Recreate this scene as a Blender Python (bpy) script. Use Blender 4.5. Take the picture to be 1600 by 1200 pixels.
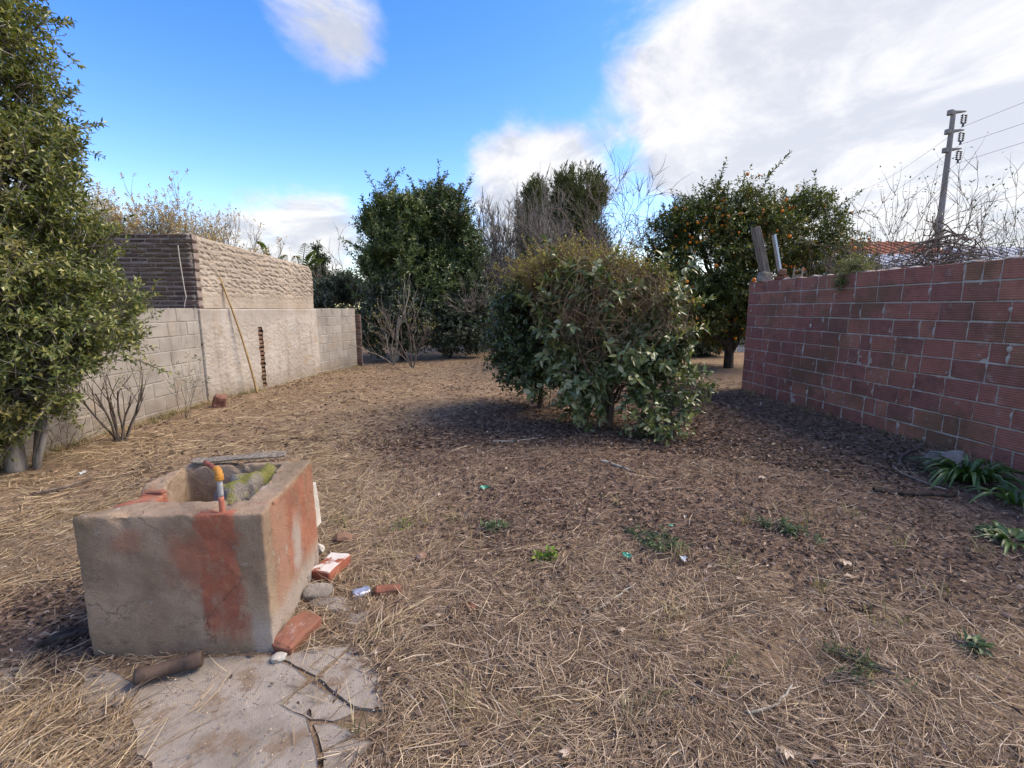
import bpy, bmesh, math, random
import numpy as np
from mathutils import Vector, Matrix, noise as mnoise

for o in list(bpy.data.objects):
    bpy.data.objects.remove(o)
SC = bpy.context.scene
COL = SC.collection
R = math.radians
PI = math.pi
random.seed(7)

# ------------------------------------------------------------------ camera
CAM_H, FPX, PITCH = 1.5, 737.0, R(9.1)
cd = bpy.data.cameras.new('camera')
cam = bpy.data.objects.new('camera', cd)
COL.objects.link(cam)
cam.location = (0, 0, CAM_H)
cam.rotation_euler = (R(90) - PITCH, 0, 0)
cd.sensor_width = 36
cd.lens = 36 * FPX / 1600
cd.clip_start, cd.clip_end = 0.05, 2000
SC.camera = cam

def ray(x, y):
    u, v = (x - 800) / FPX, (y - 600) / FPX
    return np.array([u, math.cos(PITCH) - v * math.sin(PITCH), -math.sin(PITCH) - v * math.cos(PITCH)])
def gnd(x, y, z=0.0):                      # where the line of sight meets height z
    d = ray(x, y); t = (z - CAM_H) / d[2]
    return np.array([d[0] * t, d[1] * t, z])
def at(x, y, Y):                           # where it meets distance Y
    d = ray(x, y); t = Y / d[1]
    return np.array([d[0] * t, Y, CAM_H + d[2] * t])

# ------------------------------------------------------------------ light and sky
SUN_EL, SUN_AZ = R(47), R(80)              # azimuth: from straight ahead towards the right
sd = bpy.data.lights.new('sun', 'SUN')
sun = bpy.data.objects.new('sun', sd)
COL.objects.link(sun)
sd.energy, sd.angle, sd.color = 2.3, R(34), (1.0, 0.92, 0.82)
sdir = Vector((math.sin(SUN_AZ) * math.cos(SUN_EL), math.cos(SUN_AZ) * math.cos(SUN_EL), math.sin(SUN_EL)))
sun.rotation_euler = sdir.to_track_quat('Z', 'Y').to_euler()
SC.view_settings.view_transform = 'Standard'
SC.view_settings.look = 'None'
SC.view_settings.exposure = 1.26
SC.view_settings.use_white_balance = True
SC.view_settings.white_balance_temperature = 7700
SC.view_settings.white_balance_tint = 10
SC.view_settings.gamma = 1.0
SC.view_settings.use_curve_mapping = False
SC.cycles.use_denoising = True
SC.cycles.max_bounces = 5
SC.cycles.diffuse_bounces = 3
SC.cycles.glossy_bounces = 2
SC.cycles.transparent_max_bounces = 4
SC.cycles.adaptive_threshold = 0.018

class NT:
    """a short way to write node trees"""
    def __init__(s, tree):
        s.t = tree; s.n = tree.nodes; s.l = tree.links
    def new(s, kind, **kw):
        nd = s.n.new(kind)
        for k, v in kw.items(): setattr(nd, k, v)
        return nd
    def put(s, sock, v):
        if isinstance(v, bpy.types.NodeSocket): s.l.new(v, sock)
        elif v is not None:
            if hasattr(sock, 'default_value'):
                dv = sock.default_value
                try: n = len(dv)
                except TypeError: sock.default_value = v
                else:
                    v = tuple(v) if hasattr(v, '__len__') else (v,) * n
                    if len(v) == 3 and n == 4: v = v + (1,)
                    sock.default_value = v
    def math(s, op, a, b=None, c=None, clamp=False):
        nd = s.new('ShaderNodeMath', operation=op, use_clamp=clamp)
        for i, v in enumerate((a, b, c)): s.put(nd.inputs[i], v)
        return nd.outputs[0]
    def vmath(s, op, a, b=None, out=0):
        nd = s.new('ShaderNodeVectorMath', operation=op)
        s.put(nd.inputs[0], a)
        if b is not None: s.put(nd.inputs[1], b)
        return nd.outputs[out]
    def scale(s, a, k):
        nd = s.new('ShaderNodeVectorMath', operation='SCALE')
        s.put(nd.inputs[0], a); s.put(nd.inputs['Scale'], k)
        return nd.outputs[0]
    def noise(s, scale, detail=4, rough=0.55, vec=None, dist=0.0, col=False):
        nd = s.new('ShaderNodeTexNoise')
        nd.inputs['Scale'].default_value = scale; nd.inputs['Detail'].default_value = detail
        nd.inputs['Roughness'].default_value = rough; nd.inputs['Distortion'].default_value = dist
        if vec is not None: s.put(nd.inputs['Vector'], vec)
        return nd.outputs[1 if col else 0]
    def voro(s, scale, vec=None, feat='F1', out='Distance', rnd=1.0):
        nd = s.new('ShaderNodeTexVoronoi', feature=feat)
        nd.inputs['Scale'].default_value = scale; nd.inputs['Randomness'].default_value = rnd
        if vec is not None: s.put(nd.inputs['Vector'], vec)
        return nd.outputs[out]
    def ramp(s, f, stops, interp='LINEAR'):
        nd = s.new('ShaderNodeValToRGB'); cr = nd.color_ramp; cr.interpolation = interp
        while len(cr.elements) > 1: cr.elements.remove(cr.elements[-1])
        for i, (p, c) in enumerate(stops):
            e = cr.elements[0] if i == 0 else cr.elements.new(p)
            e.position = p
            e.color = (tuple(c) + (1,)) if hasattr(c, '__len__') else (c, c, c, 1)
        s.put(nd.inputs[0], f)
        return nd.outputs[0]
    def mix(s, f, a, b, mode='MIX'):
        nd = s.new('ShaderNodeMix', data_type='RGBA', blend_type=mode)
        s.put(nd.inputs[0], f); s.put(nd.inputs[6], a); s.put(nd.inputs[7], b)
        return nd.outputs[2]
    def step(s, v, lo, hi, a=0.0, b=1.0):
        nd = s.new('ShaderNodeMapRange', interpolation_type='SMOOTHSTEP')
        for i, q in enumerate((v, lo, hi, a, b)): s.put(nd.inputs[i], q)
        return nd.outputs[0]
    def mapping(s, vec, scale=(1, 1, 1), rot=(0, 0, 0), loc=(0, 0, 0)):
        nd = s.new('ShaderNodeMapping')
        s.put(nd.inputs['Vector'], vec); nd.inputs['Scale'].default_value = scale
        nd.inputs['Rotation'].default_value = rot; nd.inputs['Location'].default_value = loc
        return nd.outputs[0]
    def bump(s, h, strength=0.5, dist=0.01, nrm=None):
        nd = s.new('ShaderNodeBump')
        nd.inputs['Strength'].default_value = strength; nd.inputs['Distance'].default_value = dist
        s.put(nd.inputs['Height'], h)
        if nrm is not None: s.put(nd.inputs['Normal'], nrm)
        return nd.outputs[0]
    def sep(s, v):
        nd = s.new('ShaderNodeSeparateXYZ'); s.put(nd.inputs[0], v); return nd.outputs
    def comb(s, x, y, z):
        nd = s.new('ShaderNodeCombineXYZ')
        for i, v in enumerate((x, y, z)): s.put(nd.inputs[i], v)
        return nd.outputs[0]

# the sky: Nishita air with broken cloud; the cloud masses stand where the photograph has them, unseen cover all round is raised to brighten and warm the shade
W = bpy.data.worlds.new('World'); SC.world = W; W.use_nodes = True
w = NT(W.node_tree); w.n.clear()
sky = w.new('ShaderNodeTexSky', sky_type='NISHITA')
sky.sun_disc = False; sky.sun_elevation = SUN_EL; sky.sun_rotation = SUN_AZ
sky.air_density = 1.0; sky.dust_density = 0.4; sky.ozone_density = 2.0
SKY_K = 0.13
hsv = w.new('ShaderNodeHueSaturation'); hsv.inputs['Saturation'].default_value = 1.42; hsv.inputs['Hue'].default_value = 0.520
hsv.inputs['Value'].default_value = 1.32
w.l.new(sky.outputs[0], hsv.inputs['Color'])
g = w.new('ShaderNodeTexCoord').outputs['Generated']
gx, gy, gz = w.sep(g)
den = w.math('ADD', w.math('MAXIMUM', gz, 0.0), 0.22)
pl = w.comb(w.math('DIVIDE', gx, den), w.math('DIVIDE', gy, den), 0.0)
pls = w.mapping(pl, (1.0, .8, 1.0), (0, 0, R(35)))
n1 = w.noise(1.7, 8, 0.6, w.vmath('ADD', pls, (3.1, 1.7, 0)), 0.6)
n2 = w.noise(4.2, 7, 0.62, w.vmath('ADD', pls, (8.0, 2.0, 4.0)), 0.5)
cover = w.math('SUBTRACT', w.math('ADD', w.math('MULTIPLY', n1, 0.95), w.math('MULTIPLY', n2, 0.55)), 0.25)
blobs = [  # px, py, angular radius in degrees, weight
    (1330, 130, 24, .34), (1560, 60, 22, .30), (1120, 175, 13, .18), (1000, 60, 8, .06), (490, 5, 8.5, .34), (830, 275, 10, .40), (1200, 240, 12, .22),
    (430, 385, 8, .30), (520, 370, 6, .16), (250, 205, 8, .10), (1450, 330, 9, .22), (1560, 290, 9, .2),
    (700, 110, 17, -.30), (330, 140, 15, -.26), (250, 20, 12, -.22), (620, 250, 9, -.20), (1440, 268, 6, -.36), (1310, 290, 5, -.28), (860, 130, 6, -.12), (600, 330, 5, -.14),
    (985, 262, 3.5, -.2), (1020, 330, 5, -.26)]
for bx, by, rad, wt in blobs:
    d = ray(bx, by); d = d / np.linalg.norm(d)
    dt = w.vmath('DOT_PRODUCT', g, tuple(d), 1)
    m = w.step(dt, math.cos(R(rad)), 1.0, 0.0, wt)
    cover = w.math('ADD', cover, m)
cl = w.step(cover, 0.36, 0.74)
shade = w.noise(2.6, 7, 0.62, w.vmath('ADD', pls, (1.2, 5.0, 2.0)), 0.4)
thick = w.step(cover, 0.62, 0.95)
ccol = w.mix(w.step(shade, 0.38, 0.60), (0.25, 0.29, 0.375), (0.415, 0.445, 0.505))
ccol = w.mix(w.math('MULTIPLY', thick, 0.35), ccol, (0.37, 0.40, 0.46))
skyc = w.scale(hsv.outputs[0], SKY_K)
col = w.mix(w.math('MULTIPLY', cl, 0.95), skyc, ccol)
bg = w.new('ShaderNodeBackground'); w.l.new(col, bg.inputs[0]); bg.inputs[1].default_value = 1.0
wo = w.new('ShaderNodeOutputWorld'); w.l.new(bg.outputs[0], wo.inputs[0])

# ------------------------------------------------------------------ materials
MATS = {}
def material(name):
    m = bpy.data.materials.new(name); m.use_nodes = True
    t = NT(m.node_tree); t.n.clear()
    MATS[name] = m
    return m, t
def finish(t, col, rough=0.85, bump=None, spec=0.25, metal=0.0, trans=None, tcol=None):
    p = t.new('ShaderNodeBsdfPrincipled')
    t.put(p.inputs['Base Color'], col); t.put(p.inputs['Roughness'], rough)
    p.inputs['Specular IOR Level'].default_value = spec; t.put(p.inputs['Metallic'], metal)
    if bump is not None: t.put(p.inputs['Normal'], bump)
    o = t.new('ShaderNodeOutputMaterial')
    if trans:
        tr = t.new('ShaderNodeBsdfTranslucent'); t.put(tr.inputs[0], tcol if tcol is not None else col)
        mx = t.new('ShaderNodeMixShader'); mx.inputs[0].default_value = trans
        t.l.new(p.outputs[0], mx.inputs[1]); t.l.new(tr.outputs[0], mx.inputs[2]); t.l.new(mx.outputs[0], o.inputs[0])
    else: t.l.new(p.outputs[0], o.inputs[0])
def obco(t): return t.new('ShaderNodeTexCoord').outputs['Object']
def wpos(t): return t.new('ShaderNodeNewGeometry').outputs['Position']
def island(t): return t.new('ShaderNodeNewGeometry').outputs['Random Per Island']
def orand(t): return t.new('ShaderNodeObjectInfo').outputs['Random']

def leaf_mat(name, stops, rough=0.42, trans=0.28, spec=0.3, patch=None, pscale=1.2, plo=.45, phi=.65, tint=(1.15, 1.2, .6)):
    m, t = material(name)
    c = t.ramp(island(t), stops)
    if patch is not None:
        c = t.mix(t.step(t.noise(pscale, 3, .5, wpos(t)), plo, phi, 0, .8), c, t.ramp(island(t), patch))
    finish(t, c, rough, None, spec, 0, trans, t.mix(1.0, c, tint, 'MULTIPLY'))
    return m
def bark_mat(name, a, b, sc=14, strength=.6):
    m, t = material(name)
    v = t.mapping(obco(t), (1, 1, .25))
    n = t.noise(sc, 6, .65, v)
    c = t.mix(t.step(n, .35, .65), a, b)
    finish(t, c, .9, t.bump(n, strength, .01), .15)
    return m

leaf_mat('leaf_privet', [(0, (.042, .070, .018)), (.4, (.108, .145, .038)), (.75, (.215, .235, .066)), (1, (.36, .345, .12))], .38, .25, .5,
         [(0, (.10, .085, .03)), (.5, (.23, .185, .06)), (1, (.36, .27, .10))], 1.0, .54, .74)
leaf_mat('leaf_camellia', [(0, (.04, .068, .022)), (.45, (.105, .145, .052)), (.8, (.21, .245, .11)), (1, (.36, .37, .23))], .33, .2, .55)
leaf_mat('leaf_dark', [(0, (.024, .045, .018)), (.5, (.060, .096, .038)), (.85, (.125, .165, .066)), (1, (.22, .24, .11))], .36, .18, .5)
leaf_mat('leaf_laurel', [(0, (.032, .060, .022)), (.5, (.085, .130, .048)), (.85, (.17, .21, .075)), (1, (.27, .29, .11))], .36, .22, .5)
leaf_mat('leaf_shade', [(0, (.028, .046, .026)), (.5, (.070, .095, .055)), (1, (.17, .19, .13))], .45, .12, .4)
leaf_mat('leaf_citrus', [(0, (.022, .042, .011)), (.5, (.062, .092, .02)), (.85, (.13, .15, .032)), (1, (.22, .21, .045))], .35, .25, .5,
         [(0, (.05, .05, .012)), (1, (.16, .13, .03))], .9, .5, .7)
leaf_mat('leaf_cypress', [(0, (.04, .055, .024)), (.5, (.09, .105, .042)), (1, (.17, .175, .07))], .6, .15, .2)
leaf_mat('leaf_vine', [(0, (.16, .105, .055)), (.3, (.30, .21, .10)), (.5, (.20, .21, .05)), (.8, (.34, .33, .075)), (1, (.48, .43, .15))], .6, .3, .2)
leaf_mat('leaf_autumn', [(0, (.26, .17, .08)), (.4, (.44, .30, .14)), (.7, (.55, .43, .27)), (1, (.56, .52, .45))], .6, .3, .2)
leaf_mat('leaf_strap', [(0, (.020, .060, .012)), (.5, (.045, .115, .022)), (1, (.12, .20, .06))], .35, .25, .5)
leaf_mat('leaf_banana', [(0, (.05, .10, .025)), (1, (.16, .22, .07))], .4, .35, .4)
leaf_mat('leaf_sprig', [(0, (.035, .075, .028)), (.6, (.085, .14, .06)), (1, (.17, .22, .11))], .45, .2, .35)
leaf_mat('weed_blade', [(0, (.08, .11, .03)), (.4, (.18, .18, .07)), (.6, (.36, .28, .15)), (1, (.5, .4, .24))], .6, .2, .2)
leaf_mat('leaf_fresh', [(0, (.08, .16, .02)), (1, (.22, .32, .05))], .4, .3, .35)
leaf_mat('leaf_far', [(0, (.020, .038, .018)), (.5, (.045, .066, .030)), (1, (.085, .10, .05))], .6, .15, .2)
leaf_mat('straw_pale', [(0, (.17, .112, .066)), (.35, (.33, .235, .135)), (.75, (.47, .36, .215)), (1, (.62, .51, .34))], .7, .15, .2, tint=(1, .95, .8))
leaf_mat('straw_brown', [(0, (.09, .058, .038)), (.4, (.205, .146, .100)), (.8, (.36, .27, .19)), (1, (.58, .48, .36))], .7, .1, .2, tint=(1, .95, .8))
leaf_mat('litter', [(0, (.055, .038, .030)), (.5, (.165, .112, .083)), (.88, (.24, .17, .125)), (.98, (.33, .25, .185)), (1, (.50, .43, .35))], .75, .08, .2, tint=(1, .9, .7))
bark_mat('bark_grey', (.10, .085, .070), (.26, .235, .205))
bark_mat('bark_dark', (.020, .016, .013), (.070, .055, .042))
bark_mat('bark_brown', (.060, .042, .030), (.16, .12, .085))
bark_mat('bark_pale', (.20, .185, .15), (.40, .38, .32))
bark_mat('bark_twig', (.085, .068, .058), (.19, .155, .130))
bark_mat('bark_vine', (.13, .085, .052), (.27, .19, .12))
bark_mat('bark_black', (.012, .011, .011), (.05, .047, .045), 9, 1.0)

def brick_mat(name, a, b, c, groove=False):
    m, t = material(name)
    r = orand(t)
    o = obco(t)
    wp = wpos(t)
    base = t.ramp(r, [(0, a), (.5, b), (1, c)])
    n = t.noise(9, 6, .65, wp)
    base = t.mix(t.step(n, .42, .72, 0, .55), base, t.mix(.5, base, (.05, .035, .028)))
    st = t.noise(1.1, 5, .6, wp)
    base = t.mix(t.step(st, .47, .66, 0, .6), base, (.13, .10, .055))         # algae stain
    dust = t.noise(26, 5, .7, wp)
    base = t.mix(t.step(dust, .58, .76, 0, .45), base, (.36, .28, .24))
    base = t.mix(t.step(t.noise(3.3, 7, .7, t.vmath('ADD', wp, (5, 3, 9))), .50, .70, 0, .5), base, (.10, .058, .048))
    base = t.mix(t.step(t.noise(5.5, 8, .75, t.vmath('ADD', wp, (1, 13, 4))), .58, .68, 0, .55), base, (.36, .30, .265))
    h = t.noise(60, 5, .7, wp)
    if groove:
        z = t.sep(o)[2]
        wv = t.math('SINE', t.math('MULTIPLY', z, 2 * PI / .0235))
        base = t.mix(t.step(wv, .55, .98, 0, .35), base, t.mix(.6, base, (.03, .015, .012)))
        h = t.math('ADD', t.math('MULTIPLY', h, .5), t.math('MULTIPLY', wv, -.55))
    finish(t, base, .9, t.bump(h, .55, .006), .15)
    return m
brick_mat('hollow_brick', (.25, .112, .095), (.325, .137, .108), (.37, .172, .120), True)
brick_mat('old_brick', (.060, .040, .038), (.090, .060, .053), (.13, .085, .073))
brick_mat('pier_brick', (.10, .055, .038), (.15, .080, .055), (.19, .115, .080))
brick_mat('loose_brick', (.19, .075, .052), (.25, .095, .066), (.22, .105, .08))

def concrete_mat(name, a, b, stain=(.10, .09, .075), sc=3.0, bs=.5, fine=70, bd=.008, streak=0.0):
    m, t = material(name)
    v = wpos(t)
    n1 = t.noise(sc, 7, .65, v); n2 = t.noise(fine, 5, .7, v); n3 = t.noise(sc * 4.3, 5, .6, v)
    c = t.mix(t.step(n1, .35, .65), a, b)
    c = t.mix(t.step(n3, .55, .75, 0, .5), c, stain)
    c = t.mix(t.step(n2, .6, .75, 0, .35), c, t.mix(.5, c, (.6, .57, .52)))
    if streak:
        c = t.mix(t.step(t.noise(1.0, 7, .7, t.mapping(v, (7, 7, .7))), .50, .68, 0, streak), c, stain)
        c = t.mix(t.step(t.noise(2.3, 7, .7, t.vmath('ADD', v, (7, 1, 5))), .52, .66, 0, streak), c, (.33, .25, .175))
        c = t.mix(t.math('MULTIPLY', t.step(t.math('ADD', t.sep(v)[2], t.math('MULTIPLY', t.noise(5, 5, .6, v), .5)), .62, .28), streak), c, (.19, .145, .10))
    c = t.mix(t.math('MULTIPLY', orand(t), .28), c, t.mix(.5, c, stain))
    finish(t, c, .92, t.bump(t.math('ADD', n2, t.math('MULTIPLY', n3, .8)), bs, bd), .15)
    return m
concrete_mat('block', (.25, .23, .205), (.34, .315, .28), (.17, .15, .125), 2.2, .6, streak=.6)
concrete_mat('mortar', (.34, .31, .275), (.46, .43, .385), (.12, .10, .085), 5, .9)
concrete_mat('old_mortar', (.21, .17, .145), (.31, .255, .22), (.09, .07, .06), 5, .9)
concrete_mat('block_mortar', (.26, .245, .22), (.36, .335, .30), (.16, .15, .13), 5, .9)
concrete_mat('smear', (.36, .335, .30), (.48, .45, .41), (.15, .13, .115), 8, .9)
concrete_mat('stone', (.19, .17, .145), (.30, .27, .235), (.11, .10, .085), 8, .9, 60, .012)
concrete_mat('pale_stone', (.38, .35, .30), (.55, .52, .46), (.22, .2, .17), 9, .8, 60, .01)
concrete_mat('pole_concrete', (.19, .185, .18), (.27, .265, .255), (.15, .15, .14), .5, .3)
concrete_mat('plaster_up', (.33, .28, .225), (.41, .355, .29), (.24, .18, .135), 1.6, .8, 55, .012, .35)
concrete_mat('plaster_low', (.30, .268, .232), (.42, .385, .34), (.22, .19, .16), 1.1, .6, 55, .010, .55)
concrete_mat('house_white', (.55, .56, .58), (.68, .69, .71), (.4, .4, .42), 1, .2)
concrete_mat('roof_tile', (.24, .085, .05), (.34, .125, .07), (.16, .07, .05), 2, .6)
concrete_mat('roof_sheet', (.36, .38, .41), (.46, .48, .51), (.26, .26, .28), .8, .3)

def wood_mat(name, a, b):
    m, t = material(name)
    v = t.mapping(obco(t), (30, 30, 2.2))
    n = t.noise(1.6, 7, .7, v, .4)
    c = t.mix(t.step(n, .35, .65), a, b)
    finish(t, c, .88, t.bump(n, .8, .006), .15)
wood_mat('wood_grey', (.10, .083, .066), (.24, .21, .175))
wood_mat('wood_tan', (.20, .15, .10), (.36, .29, .20))
wood_mat('bamboo', (.26, .17, .075), (.42, .30, .15))
def plain(name, c, rough=.6, metal=0., spec=.3, var=.35, sc=25):
    m, t = material(name)
    n = t.noise(sc, 5, .65, obco(t))
    finish(t, t.mix(t.step(n, .4, .7, 0, var), c, tuple(q * .4 for q in c)), rough, t.bump(n, .25, .003), spec, metal)
plain('pipe_grey', (.36, .36, .35), .7, 0, .2, .6, 60); plain('pipe_rust', (.27, .085, .055), .8, 0, .2, .6); plain('pipe_red', (.38, .13, .085), .75)
plain('elbow_yellow', (.44, .20, .04), .7, 0, .25, .6, 60); plain('zinc', (.40, .46, .52), .4, .7, .5, .3, 40); plain('rust_brown', (.085, .060, .048), .85, 0, .2, .6)
m, t = material('orange_skin'); finish(t, t.ramp(orand(t), [(0, (.42, .11, .012)), (.5, (.66, .17, .012)), (1, (.80, .30, .03))]), .5, None, .3); plain('tin', (.34, .38, .46), .35, .5, .5, .6, 60); plain('green_plastic', (.05, .34, .22), .4, 0, .5, .3)
plain('white_scrap', (.60, .64, .66), .6); plain('insulator', (.055, .05, .05), .35, 0, .5); plain('wire', (.10, .10, .11), .5); plain('rope', (.48, .44, .38), .8)
plain('fence_pale', (.42, .44, .45), .7); plain('glass_dark', (.03, .035, .04), .15, 0, .5)

# ------------------------------------------------------------------ mesh helpers
def mesh_np(name, V, F, smooth=False):
    """V (n,3), F (m,3) triangles or (m,4) quads, or a list of both"""
    Fs = F if isinstance(F, list) else [F]
    Fs = [np.asarray(f, np.int32) for f in Fs if len(f)]
    me = bpy.data.meshes.new(name)
    V = np.asarray(V, np.float32)
    me.vertices.add(len(V)); me.vertices.foreach_set('co', V.ravel())
    idx = np.concatenate([f.ravel() for f in Fs])
    tot = np.concatenate([np.full(len(f), f.shape[1], np.int32) for f in Fs])
    st = np.concatenate([[0], np.cumsum(tot)[:-1]]).astype(np.int32)
    me.loops.add(len(idx)); me.loops.foreach_set('vertex_index', idx)
    me.polygons.add(len(tot)); me.polygons.foreach_set('loop_start', st)
    try: me.polygons.foreach_set('loop_total', tot)
    except Exception: pass
    me.polygons.foreach_set('use_smooth', np.full(len(tot), smooth, bool))
    me.update(calc_edges=True); me.validate()
    return me
def link(name, me, mat=None, parent=None, loc=None):
    o = bpy.data.objects.new(name, me); COL.objects.link(o)
    if mat and me is not None and not me.materials: me.materials.append(MATS[mat])
    if parent is not None: o.parent = parent
    if loc is not None: o.location = [float(q) for q in loc]
    return o
def tag(o, label=None, cat=None, group=None, kind=None):
    if label: o['label'] = label
    if cat: o['category'] = cat
    if group: o['group'] = group
    if kind: o['kind'] = kind
    return o
def thing(name, loc, label, cat, group=None, rz=0.0):
    o = link(name, None, loc=loc); o.rotation_euler = (0, 0, rz); o.empty_display_size = .1
    return tag(o, label, cat, group)
def bm_mesh(bm, name='m', smooth=False):
    me = bpy.data.meshes.new(name); bm.normal_update(); bm.to_mesh(me); bm.free()
    if smooth: me.polygons.foreach_set('use_smooth', np.ones(len(me.polygons), bool))
    return me
def nz(v): return v / np.maximum(np.linalg.norm(v, axis=-1, keepdims=True), 1e-9)
def join(parts):
    Vs, Fs, k = [], [], 0
    for V, F in parts:
        Vs.append(V); Fs.append(F + k); k += len(V)
    return np.concatenate(Vs), np.concatenate(Fs)

def chamfer_box(sx, sy, sz, b=.006, jit=.0, seed=0, cuts=0):
    bm = bmesh.new(); bmesh.ops.create_cube(bm, size=1)
    for v in bm.verts: v.co = Vector((v.co.x * sx, v.co.y * sy, v.co.z * sz))
    bmesh.ops.bevel(bm, geom=bm.edges[:], offset=b, segments=1, affect='EDGES')
    if cuts: bmesh.ops.subdivide_edges(bm, edges=bm.edges[:], cuts=cuts, use_grid_fill=True)
    rr = random.Random(seed)
    for v in bm.verts: v.co += Vector((rr.uniform(-jit, jit), rr.uniform(-jit, jit), rr.uniform(-jit, jit)))
    return bm
def rough_block(sx, sy, sz, seed, amp=.012, cuts=4, bev=.01, sc=9):
    """a broken brick or stone: bevelled, subdivided and worn"""
    bm = chamfer_box(sx, sy, sz, bev, 0, seed, cuts)
    for v in bm.verts:
        n = mnoise.noise_vector(v.co * sc + Vector((seed * 3.7, seed, 1)))
        n2 = mnoise.noise_vector(v.co * sc * 3.5 + Vector((seed, seed * 2.1, 5)))
        v.co += n * amp + n2 * amp * .4
    return bm_mesh(bm, 'block', False)

# numpy value noise
def _h(ix, iy, iz):
    n = (ix * 374761393 + iy * 668265263 + iz * 2147483647 + 12345) & 0xffffffff
    n = ((n ^ (n >> 13)) * 1274126177) & 0xffffffff
    return ((n ^ (n >> 16)) & 0xffff) / 65535.0
def vnoise(p):
    p = np.asarray(p, float); i = np.floor(p).astype(np.int64); f = p - i; f = f * f * (3 - 2 * f)
    r = 0
    for dx in (0, 1):
        for dy in (0, 1):
            for dz in (0, 1):
                wgt = (f[..., 0] if dx else 1 - f[..., 0]) * (f[..., 1] if dy else 1 - f[..., 1]) * (f[..., 2] if dz else 1 - f[..., 2])
                r = r + wgt * _h(i[..., 0] + dx, i[..., 1] + dy, i[..., 2] + dz)
    return r
def fbm(p, o=4, g=.5):
    p = np.asarray(p, float); s, a, tt = 0, 1.0, 0
    for k in range(o):
        s = s + a * vnoise(p * 2 ** k + k * 17.3); tt += a; a *= g
    return s / tt

def tubes(pts, rad, sides=4):
    """pts (M,n,3), rad (M,n): M tapered tubes"""
    pts = np.asarray(pts, float); rad = np.asarray(rad, float)
    M, n = rad.shape
    d = nz(pts[:, -1] - pts[:, 0])
    ref = np.where(np.abs(d[:, 2:3]) > .9, np.array([[1., 0, 0]]), np.array([[0, 0, 1.]]))
    a = nz(np.cross(d, ref)); b = np.cross(d, a)
    th = np.arange(sides) * 2 * PI / sides
    ring = a[:, None, :] * np.cos(th)[None, :, None] + b[:, None, :] * np.sin(th)[None, :, None]
    V = pts[:, :, None, :] + rad[:, :, None, None] * ring[:, None, :, :]
    k = np.arange(sides); k2 = (k + 1) % sides
    base = (np.arange(M) * n * sides)[:, None, None] + (np.arange(n - 1) * sides)[None, :, None]
    F = np.stack([base + k, base + k2, base + k2 + sides, base + k + sides], -1).reshape(-1, 4)
    return V.reshape(-1, 3), F
def tube_groups(polys, sides=5):
    by = {}
    for p, r in polys: by.setdefault(len(r), []).append((p, r))
    parts = [tubes(np.array([q[0] for q in g_]), np.array([q[1] for q in g_]), sides) for g_ in by.values()]
    return join(parts)
def leaves(P, D, U, L, Wd, kind='d', fold=.12, droop=.15):
    D = nz(D); S = nz(np.cross(D, U)); N = np.cross(S, D)
    L = L[:, None]; Wd = Wd[:, None]; n = len(P)
    if kind == 'd':
        V = np.stack([P, P + D * L * .45 + S * Wd * .5 + N * fold * Wd, P + D * L - N * droop * L, P + D * L * .45 - S * Wd * .5 + N * fold * Wd], 1)
        T = np.array([[0, 1, 2], [0, 2, 3]])
    else:
        c = lambda f, s, h: P + D * L * f + S * Wd * s + N * (h * Wd - droop * L * f * f)
        V = np.stack([P, c(.28, .44, fold), c(.68, .40, fold), c(1, 0, 0), c(.68, -.40, fold), c(.28, -.44, fold), c(.28, 0, 0), c(.68, 0, 0)], 1)
        T = np.array([[0, 1, 6], [6, 1, 2], [6, 2, 7], [7, 2, 3], [0, 6, 5], [6, 4, 5], [6, 7, 4], [7, 3, 4]])
    k = V.shape[1]
    F = (np.arange(n)[:, None, None] * k + T[None]).reshape(-1, 3)
    return V.reshape(-1, 3), F
def sprigs(P, D, rng, k=7, stem=.15, L=.05, Wd=.02, kind='d', ang=(45, 80), up=.25, stems=True, droop=.15, var=.3, stemr=.0022):
    """leafy shoots: P tips' bases, D directions -> leaf mesh and stem mesh"""
    n = len(P); D = nz(D)
    ls = stem * rng.uniform(.6, 1.3, n)
    ref = nz(rng.normal(size=(n, 3))); a = nz(np.cross(D, ref)); b = np.cross(D, a)
    PP, DD, UU = [], [], []
    ph0 = rng.uniform(0, 2 * PI, n)
    for i in range(k):
        tt = .15 + .85 * (i + .5) / k
        ph = ph0 + i * 2.4
        an = np.radians(rng.uniform(ang[0], ang[1], n)) * (1.15 - .55 * tt)
        out = a * np.cos(ph)[:, None] + b * np.sin(ph)[:, None]
        dd = D * np.cos(an)[:, None] + out * np.sin(an)[:, None] + rng.normal(0, .16, (n, 3))
        dd[:, 2] += rng.uniform(-.3, .3, n) * .5
        PP.append(P + D * (ls * tt)[:, None]); DD.append(nz(dd))
        UU.append(nz(D * .6 + np.array([0, 0, up * 3]) + rng.normal(0, .35, (n, 3))))
    PP, DD, UU = map(np.concatenate, (PP, DD, UU)); m = len(PP)
    lv = leaves(PP, DD, UU, L * rng.uniform(1 - var, 1 + var, m), Wd * rng.uniform(1 - var, 1 + var, m), kind, .15, droop)
    st = None
    if stems:
        e = P + D * ls[:, None]; s0 = P - D * (ls * .5)[:, None]
        st = tubes(np.stack([s0, e], 1), np.tile([stemr * 1.4, stemr * .5], (n, 1)), 3)
    return lv, st
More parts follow.
